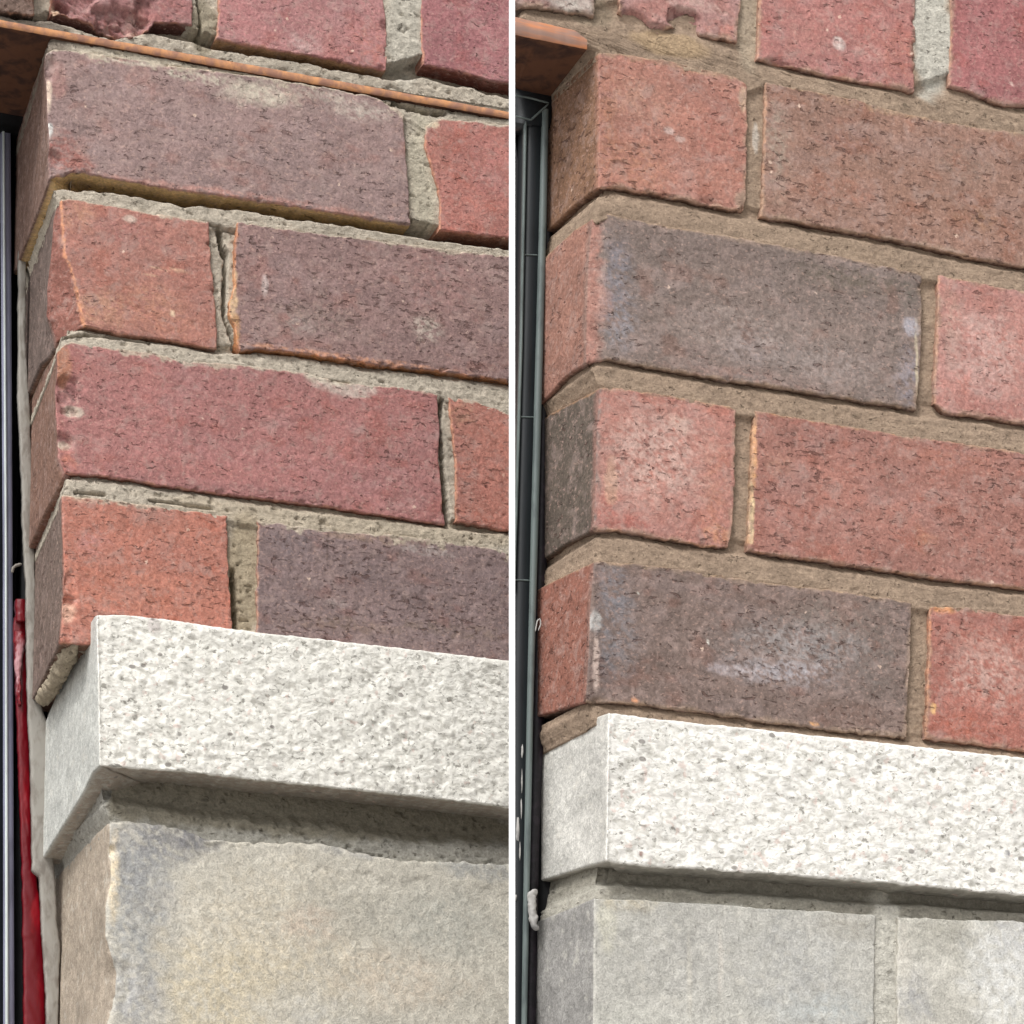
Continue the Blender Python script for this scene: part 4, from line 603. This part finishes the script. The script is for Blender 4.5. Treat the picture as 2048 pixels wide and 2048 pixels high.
    if kind == 'sill':      # dressed margin along the top arris carries less of the mottling
        zt_ = np.interp(VV[:, 0], [p[0] for p in spec['T']], [p[1] for p in spec['T']])
        al = sm(.6, 2.6, zt_ - VV[:, 2] + .5*fbm(VV[:, 0]/4., VV[:, 2]/4., 5, 3))
    else:
        al = spec.get('pore', .6)*np.clip(1+.9*fbm(VV[:, 0]/16.+VV[:, 1]/16., VV[:, 2]/11., seed+99, 3), .1, 2)
    o = mesh_obj(name, VV, np.concatenate(F_), mat, parent, np.hstack([CC, np.asarray(al)[:, None]]), z0=z0)
    if kind == 'sill':      # the return is sawn smooth, the front is split
        o.data.materials.append(SAWN)
        nf = len(F_[0]); mi = np.zeros(len(o.data.polygons), np.int32); mi[nf:nf+len(F_[1])] = 1
        o.data.polygons.foreach_set('material_index', mi)
    if 'label' in spec: o['label'] = spec['label']
    return o

# ---------------------------------------------------------------- mortar as a relief that runs round the corner
def mortar(wall, x1, zlo, zhi, col, parent, z0, rcap=14, dmax=62, res=.9, seed=900, dl=None):
    w = DATA['W'][wall]; dl = w['dl'] if dl is None else dl
    rd = np.array([math.sin(dl), math.cos(dl)]); nr = np.array([-math.cos(dl), math.sin(dl)])
    co = np.array(DATA['corner'][wall], float); o = np.argsort(co[:, 1])
    z = np.arange(zhi, zlo, -res)
    xc = np.interp(z, co[o, 1], co[o, 0])
    ur = -np.arange(dmax, 0, -1.2); uf = np.arange(0, x1-xc.min(), res)
    U, Zg = np.meshgrid(np.r_[ur, uf], z); XC = xc[:, None]
    X = XC + np.maximum(U, 0)
    dep = np.full(U.shape, 14.0)
    for h in DATA['heads']:
        if h['w'] == wall: dep = np.where((X > h['x0']) & (X < h['x1']) & (Zg > h['z0']) & (Zg < h['z1']), h['d'], dep)
    Zq = Zg.copy()
    if wall == 'L': slope = 1.62*.0
    for j in DATA['joints']:
        if j['w'] != wall: continue
        Uo = np.array(j['U'], float); Lo = np.array(j['Lo'], float)
        # on the return the joints run level from the corner
        xq = np.where(U < 0, XC+1.0, X)
        zu = np.interp(xq, Uo[:, 0], Uo[:, 1]); zl = np.interp(xq, Lo[:, 0], Lo[:, 1])
        tt = (Zg-zl)/np.maximum(zu-zl, .5)
        m = (tt > -.25) & (tt < 1.35)
        wob = .12*fbm(X/12., Zg*0+j['d1'], 77, 3)
        prof = j['d0'] + (j['d1']-j['d0'])*sm(j['brk']-.18, j['brk']+.14, tt+wob) if j['d1'] > 10 else j['d0'] + (j['d1']-j['d0'])*(.35*np.clip(tt, 0, 1)**1.3+.65*sm(.72, 1.0, tt+wob)) + .3*fbm(X/14., Zg/1.0, 78, 3)
        dep = np.where(m, prof, dep)
    dep = np.where(U < 0, np.minimum(dep, rcap), dep)
    for c in DATA['cracks']:
        if c['w'] != wall: continue
        p = np.array(c['p'], float)
        dist = np.full(U.shape, 1e3)
        for a, b in zip(p[:-1], p[1:]):
            ab = b-a; tt = np.clip(((X-a[0])*ab[0]+(Zg-a[1])*ab[1])/(ab@ab), 0, 1)
            dist = np.minimum(dist, np.hypot(X-a[0]-tt*ab[0], Zg-a[1]-tt*ab[1]))
        ww = c['wd']*(1+.6*fbm(X/4., Zg/4., 91, 3))
        dep = dep + np.where(U >= 0, c['d']*sm(ww*.5+.5, ww*.5-.3, dist), 0)
    crumb = 1.0 if wall == 'L' else .45
    dep = dep + crumb*.75*fbm(X/4.+U*(U < 0)/5., Zg/2.8, seed, 4) + crumb*1.6*sm(.38, .6, fbm((X+U*(U < 0))/4.5, Zg/2.2, seed+31, 3)) + .5*fbm(X/22., Zg/14., seed+9, 2) + .25*fbm((X+U*(U < 0))/1.8, Zg/1.6, seed+5, 2)
    # positions
    front = U >= 0
    dc = dep[:, len(ur):len(ur)+1]
    Xf = X + (dc*.9+.4)*np.exp(-np.maximum(U, 0)/5.); Yf = dep
    # soften the arris
    near = np.clip(1-np.maximum(U, 0)/3., 0, 1)
    Yf = Yf + 1.0*near**2
    D = -np.minimum(U, 0) + dc*np.exp(np.minimum(U, 0)/5.)
    Xr = XC + rd[0]*D - nr[0]*np.minimum(dep, 14); Yr = rd[1]*D - nr[1]*np.minimum(dep, 14)
    Xp = np.where(front, Xf, Xr); Yp = np.where(front, Yf, Yr)
    C = np.ones(U.shape+(3,))*lin(col)
    C = C*(1+.16*fbm(X/12., Zg/6., seed+20, 4)+.14*fbm(X/22., Zg/1.6, seed+21, 3))[..., None]
    for s_ in DATA['mspots']:
        if s_['w'] != wall: continue
        x, zz, ax, az = s_['p']
        q = np.hypot((X-x)/ax, (Zg-zz)/az) + .25*fbm(X/8., Zg/8., 33, 3)
        m = (min(s_['s'], 1)*sm(1.15, .75, q))[..., None]
        C = C*(1-m)+lin(s_['c'])*(1+.1*fbm(X/6., Zg/5., 44, 3))[..., None]*m
    V = np.stack([Xp, Yp, Zg], -1).reshape(-1, 3)
    ids = np.arange(U.size).reshape(U.shape)
    return mesh_obj('mortar', endcut(V, wall), gridq(ids), MORTAR, parent, C.reshape(-1, 3), z0=z0)

# ---------------------------------------------------------------- ribbons and bars built in a wall's frame
def bar(name, st, depth, mat, parent, z0, jit=0, seed=0, n=120, bulge=0):
    """upright bar: left and right edge polylines, front at -off, going back by depth"""
    Lp = np.array(st['L'], float); Rp = np.array(st['R'], float); y0 = -st['off']
    z = np.linspace(max(Lp[:, 1].max(), Rp[:, 1].max()), min(Lp[:, 1].min(), Rp[:, 1].min()), n)
    oL = np.argsort(Lp[:, 1]); oR = np.argsort(Rp[:, 1])
    xl = np.interp(z, Lp[oL, 1], Lp[oL, 0]) + jit*fbm(z/6., z*0+1, seed, 4)
    xr = np.interp(z, Rp[oR, 1], Rp[oR, 0]) + jit*fbm(z/6., z*0+9, seed+3, 4)
    rows = []
    k = 9 if bulge else 3
    for f in np.linspace(0, 1, k):
        x = xl*(1-f)+xr*f
        y = y0 - bulge*math.sin(math.pi*f)**.6*(1+.5*fbm(z/9., z*0+f*4, seed+5, 4)) + (jit*.6*fbm(z/5.+f*7, z*0+f*3, seed+8, 3) if jit else 0)
        rows.append(np.stack([x, y+z*0, z], -1))
    rows.append(np.stack([xr, z*0+y0+depth, z], -1)); rows.append(np.stack([xl, z*0+y0+depth, z], -1)); rows.append(rows[0])
    P = np.stack(rows, 1)
    ids = np.arange(P.shape[0]*(P.shape[1]-1)).reshape(P.shape[0], -1)
    g = np.hstack([ids, ids[:, :1]])
    V = P[:, :-1].reshape(-1, 3)
    if parent is not None: V = endcut(V, WALL[parent.name])
    Fq = gridq(g)[:, ::-1]
    caps = []
    for row, fl in ((ids[0], 1), (ids[-1], 0)):
        q = list(row); m = len(q)
        for i in range(m//2-1 + (m % 2 == 0) * 0):
            caps.append([q[i], q[i+1], q[m-2-i], q[m-1-i]])
    o = mesh_obj(name, V, np.vstack([Fq, np.array(caps, np.int32)]), mat, parent, z0=z0, smooth=bool(bulge))
    return o

def plate(name, st, depth, mat, parent, z0, off, undermat=None, seed=3):
    """steel plate: top and bottom polylines of its edge, running back by depth"""
    Tp = np.array(st['T'], float); Bp = np.array(st['B'], float)
    x = np.arange(max(Tp[0, 0], Bp[0, 0]), min(Tp[-1, 0], Bp[-1, 0]), 1.0)
    zt = np.interp(x, Tp[:, 0], Tp[:, 1]) + .12*fbm(x/4., x*0, seed, 3); zb = np.interp(x, Bp[:, 0], Bp[:, 1]) + .18*fbm(x/3., x*0+5, seed+1, 3)
    zt = np.maximum(zt, zb+.6)
    yj = -off + .35*fbm(x/5., x*0+8, seed+2, 4)
    prof = [(depth, 'b'), (.5, 'b'), (0, 'm0'), (0, 'm1'), (.5, 't'), (depth, 't')]
    P = []
    for y, k in prof:
        zz = {'b': zb, 't': zt, 'm0': zb+.35, 'm1': zt-.35}[k]
        if y == depth: zz = np.full_like(x, (zb.mean() if k == 'b' else zt.mean()))*0 + zz
        P.append(np.stack([x, yj+y, zz], -1))
    P = np.stack(P, 0); ids = np.arange(P.shape[0]*P.shape[1]).reshape(P.shape[:2])
    o = mesh_obj(name, endcut(P.reshape(-1, 3), WALL[parent.name]), gridq(ids)[:, ::-1], mat, parent, z0=z0, smooth=False)
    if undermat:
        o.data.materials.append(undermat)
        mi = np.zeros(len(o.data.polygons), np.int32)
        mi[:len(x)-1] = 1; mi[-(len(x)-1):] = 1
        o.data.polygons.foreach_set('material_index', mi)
    return o

def box(name, wall, x0, x1, y0, y1, zz0, zz1, mat, parent, z0):
    V, Fq = boxv(x0, x1, y0, y1, zz0, zz1)
    V = endcut(V, wall)
    return mesh_obj(name, V, Fq, mat, parent, z0=z0, smooth=False)

def tube(name, pts, rad, mat, parent, z0, seg=8, n=24, jit=0, seed=0):
    p = np.array(pts, float); d = np.r_[0, np.cumsum(np.linalg.norm(np.diff(p, axis=0), axis=1))]
    u = np.linspace(0, d[-1], n); c = np.stack([np.interp(u, d, p[:, i]) for i in range(3)], 1)
    tg = np.gradient(c, axis=0); tg /= np.linalg.norm(tg, axis=1)[:, None]
    up = np.array([0.2, 1, .1]); a = np.cross(tg, up); a /= np.linalg.norm(a, axis=1)[:, None]; b = np.cross(tg, a)
    th = np.linspace(0, 2*math.pi, seg+1)[:-1]
    R_ = rad*(1+jit*fbm(u[:, None]/3.+0*th, th*1.5+0*u[:, None], seed, 3))
    taper = np.sqrt(np.clip(1-(2*np.abs(u/d[-1]-.5))**8, .05, 1))[:, None]
    P = c[:, None]+(R_*taper)[..., None]*(np.cos(th)[None, :, None]*a[:, None]+np.sin(th)[None, :, None]*b[:, None])
    ids = np.arange(n*seg).reshape(n, seg); g = np.hstack([ids, ids[:, :1]])
    caps = []
    for row in (ids[0], ids[-1]):
        for i in range(seg//2-1): caps.append([row[i], row[i+1], row[seg-2-i], row[seg-1-i]])
    return mesh_obj(name, P.reshape(-1, 3), np.vstack([gridq(g), np.array(caps)]), mat, parent, z0=z0)

# ================================================================ ground
V, Fq = boxv(-60000, 60000, -60000, 60000, -200, 0)
me = bpy.data.meshes.new('pavement'); me.from_pydata([tuple(c*MM for c in v) for v in V], [], Fq); me.materials.append(PAVE)
tag(link(bpy.data.objects.new('pavement', me)), kind='structure')

# ================================================================ the two wall corners
bL = [b for b in DATA['bricks'] if b['w'] == 'L']; bR = [b for b in DATA['bricks'] if b['w'] == 'R']
def zrange(kind, lst): 
    b = [x for x in lst if x['kind'] == kind][0]; return b
LAB = {
 'L': dict(brick='weathered brick corner with cracked open mortar joints under the long rusty steel edge',
           sill='white granite band under the cracked brick corner, jutting far out on the left side',
           stone='buff and grey mottled stone wall with a ragged corner below the left granite band'),
 'R': dict(brick='repointed brick corner with sound brown mortar beside the dark window frame',
           sill='white granite band under the repointed brick corner on the right side',
           stone='smooth grey stone wall with a ribbed upright joint below the right granite band')}
idx = 0
for wall, lst, xr in (('L', bL, 285.), ('R', bR, 236.)):
    sill = [b for b in lst if b['kind'] == 'sill'][0]
    ztop = sill['L'][0][1]; zbot = sill['L'][-1][1]
    hi = max(b['T'][0][1] for b in lst) - 4
    wb = (ztop-12)*MM
    brick_wall = empty('brick_wall', wall, wb, label=LAB[wall]['brick'], cat='brick wall', group='brick wall corners')
    stone_ledge = empty('stone_ledge', wall, zbot*MM, label=LAB[wall]['sill'], cat='stone ledge', group='granite bands under the brick')
    stone_wall = empty('stone_wall', wall, 0, label=LAB[wall]['stone'], cat='stone wall', group='stone walls below the bands')
    for b in lst:
        idx += 1
        if b['kind'] == 'brick': unit(b, idx, brick_wall, wb, 'brick', BRICK)
        elif b['kind'] == 'sill': unit(b, idx, stone_ledge, zbot*MM, 'stone', GRANITE).pop('label', None)
        else: unit(b, idx, stone_wall, 0, 'stone_block', SAWN)
    mc = [188, 178, 162] if wall == 'L' else [160, 140, 121]
    mortar(wall, xr, ztop-20, hi, mc, brick_wall, wb, dmax=134 if wall == 'L' else 66)
    mortar(wall, xr, zbot-110, zbot+12, [172, 169, 159], stone_wall, 0, rcap=3.5, dmax=134 if wall == 'L' else 66, seed=950, dl=sill.get('dl'))
    x0 = 4 if wall == 'L' else 10
    box('wall_core', wall, x0+22, xr, 46, 190, ztop-20, hi-2, CORE, brick_wall, wb)
    box('wall_core', wall, x0+40, xr-1, 30, 188, zbot+6, ztop-14, CORE, stone_ledge, zbot*MM)
    box('wall_core', wall, x0+44, xr-2, 50, 186, 1, zbot-2, CORE, stone_wall, 0)

M_ = DATA['misc']
# ---- steel lintels
zl = M_['lintL']['B'][0][1]*MM
t = empty('steel_lintel', 'L', zl, label='long rusty orange steel lintel running over the cracked brick corner', cat='lintel', group='steel lintels')
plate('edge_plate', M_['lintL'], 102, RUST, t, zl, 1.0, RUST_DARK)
zl = M_['lintR']['B'][0][1]*MM
t = empty('steel_lintel', 'R', zl, label='short peach coloured steel lintel end buried in brown mortar', cat='lintel', group='steel lintels')
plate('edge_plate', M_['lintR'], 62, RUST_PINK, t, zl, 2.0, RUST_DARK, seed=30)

# ---- left window
z0 = 1.2
t = empty('window_frame', 'L', z0, label='blue grey window frame with a light bead beside the cracked corner', cat='window frame')
bar('stile', M_['Lframe'], 20, FRAME_BLUE, t, z0)
bar('bead', M_['Lframeline'], 1.2, FRAME_LIGHT, t, z0)
bar('outer_stile', M_['Lframeouter'], 20, FRAME_DARK, t, z0)
zt = M_['Lframe']['L'][0][1]; zb = M_['Lframe']['L'][-1][1]
xa = M_['Lframeouter']['L'][0][0]
box('cavity_shade', 'L', xa, 60, 150, 158, zb-300, zt+60, BLACK, t, z0)  # black sheet painting the darkness at the back of the cavity
box('head_gap_shade', 'L', xa, 30, 103, 149, zt-2, 2445.6, BLACK, t, z0)  # black box in place of the deep shade above the frame
box('side_gap_shade', 'L', M_['Lframe']['R'][0][0]+14, 30, 131, 149, zb-300, zt+30, BLACK, t, z0)  # black box painting the dark gap between frame and sealant
o = bar('sealant_strip', M_['Lseal'], 5, SEAL, None, 0, jit=.55, seed=11, n=420, bulge=.5)
def place(o, wall, zz=0):
    w = DATA['W'][wall]; o.location = (w['O'][0]*MM, w['O'][1]*MM, zz); o.rotation_euler = (0, 0, DATA['TH']); return o
tag(place(o, 'L'), 'peeling grey strip of old sealant along the cracked reveal', 'sealant')
t = empty('red_plastic_strip', 'L', 1.3, label='crumpled shiny red plastic strip pushed into the dark window gap', cat='plastic strip')
bar('strip_body', M_['Lred'], 4, RED, t, 1.3, jit=.5, seed=21, n=300, bulge=.7)
bar('folded_end', M_['Lredcap'], 5, RED, t, 1.3, jit=.8, seed=25, n=30, bulge=1.5)
bar('crumpled_glint', M_['Lredpale'], 2, RED_GLINT, t, 1.3, jit=1.2, seed=27, n=90, bulge=1.6)  # pale ribbon carries the painted glints near the strip's top
o = tube('wire_hook', M_['hook'], .9, SEAL, None, 0, jit=.2)
tag(place(o, 'L'), 'small grey wire hook sticking out of the black gap', 'hook')
o = tube('mortar_dropping', M_['beadL'], 4.2, MORTAR, None, 0, seg=12, n=70, jit=.8, seed=4)
at = o.data.color_attributes.new('Col', 'FLOAT_COLOR', 'POINT')
c4 = np.ones((len(o.data.vertices), 4), np.float32); c4[:, :3] = lin((162, 150, 130)); at.data.foreach_set('color', c4.ravel())
tag(place(o, 'L'), 'crumbly bead of loose mortar on the side of the left granite band', 'mortar')

# ---- right window
t = empty('window_frame', 'R', z0, label='charcoal window frame with mitred corner beside the repointed bricks', cat='window frame')
bar('stile', M_['Rface'], 14, FRAME_DARK, t, z0)
bar('bead', M_['Rline'], 8, FRAME_EDGE, t, z0)
bar('inner_bead', M_['Rinner'], 3, FRAME_EDGE, t, z0)
bar('gasket', M_['Rgasket'], 14, GASKET, t, z0)
bar('head_rail', M_['Rhead'], 14, FRAME_DARK, t, z0)
for nm in ('Rhl1', 'Rhl2'):
    tube('bead', [(x, 46, z) for x, z in M_[nm]['p']], .55, FRAME_EDGE, t, z0, seg=6, n=30)
for a, b in M_['ticks']:
    tube('joint_mark', [(a[0], 49.9, a[1]), (b[0], 49.9, b[1])], .4, FRAME_EDGE, t, z0, seg=6, n=8)
def flat_blob(name, x, y, z, rx, rz, mat, parent, z0, seed):
    th = np.linspace(0, 2*math.pi, 29)[:-1]
    V = [(x, y-.9, z)]
    for k, yy in ((.6, .6), (1, 0.)):
        rr = k*(1+.45*fbm(np.cos(th)*1.7+seed, np.sin(th)*1.7, seed, 3))
        V += [(x+rx*a*math.cos(b), y-yy, z+rz*a*math.sin(b)) for a, b in zip(rr, th)]
    n = 28
    Fq = [(0, 1+(i+1) % n, 1+i, 0) for i in range(n)]
    q4 = [(1+i, 1+(i+1) % n, 1+n+(i+1) % n, 1+n+i) for i in range(n)]
    Fq = [(0, 1+(i+2) % n, 1+(i+1) % n, 1+i) for i in range(0, n, 2)] + q4
    return mesh_obj(name, V, Fq, mat, parent, z0=z0)
for i, (x, z, rx, rz) in enumerate(M_['smears']):
    flat_blob('sealant_smear', x, 49.8, z, rx*.45, rz*.7, SEAL_WHITE, t, z0, i*7+3)
tube('wire_loop', [(x, 43, z) for x, z in M_['hookR']], .35, SEAL_WHITE, t, z0, seg=6, n=20)
zb = M_['Rface']['L'][-1][1]; zt = M_['Rface']['L'][0][1]
xa = M_['Rhead']['L'][0][0]
box('pane', 'R', xa, M_['Rface']['R'][0][0]+2, 62, 64, zb-300, zt+20, GLASSY, t, z0)
box('side_gap_shade', 'R', M_['Rgasket']['R'][-1][0]-2, 30, 58.5, 72, zb-300, zt+30, BLACK, t, z0)  # black box painting the unlit gap behind the gasket
b_ = np.array(M_['sealantblob'])
o = tube('sealant_lump', [b_[2], b_[0], b_[1], b_[3]], 1.9, SEAL_WHITE, None, 0, seg=14, n=60, jit=.55, seed=8)
tag(place(o, 'R'), 'lump of white sealant stuck on the charcoal frame below the right granite band', 'sealant')

# ---- white strip between the two corners
st = np.array(M_['strip'])*MM
xa, xb = st[0][0], st[1][0]; ya = st[0][1]
V, Fq = boxv(xa, xb, ya, ya+.004, 0, st[:, 2].max()+.15)
V = [(x-(xa+xb)/2, y-ya, z) for x, y, z in V]
me = bpy.data.meshes.new('white_strip'); me.from_pydata(V, [], Fq); me.materials.append(WHITE)
o = bpy.data.objects.new('white_strip', me); o.location = ((xa+xb)/2, ya, 0)
tag(link(o), 'thin white upright strip dividing the cracked wall corner from the repointed one', 'divider strip')
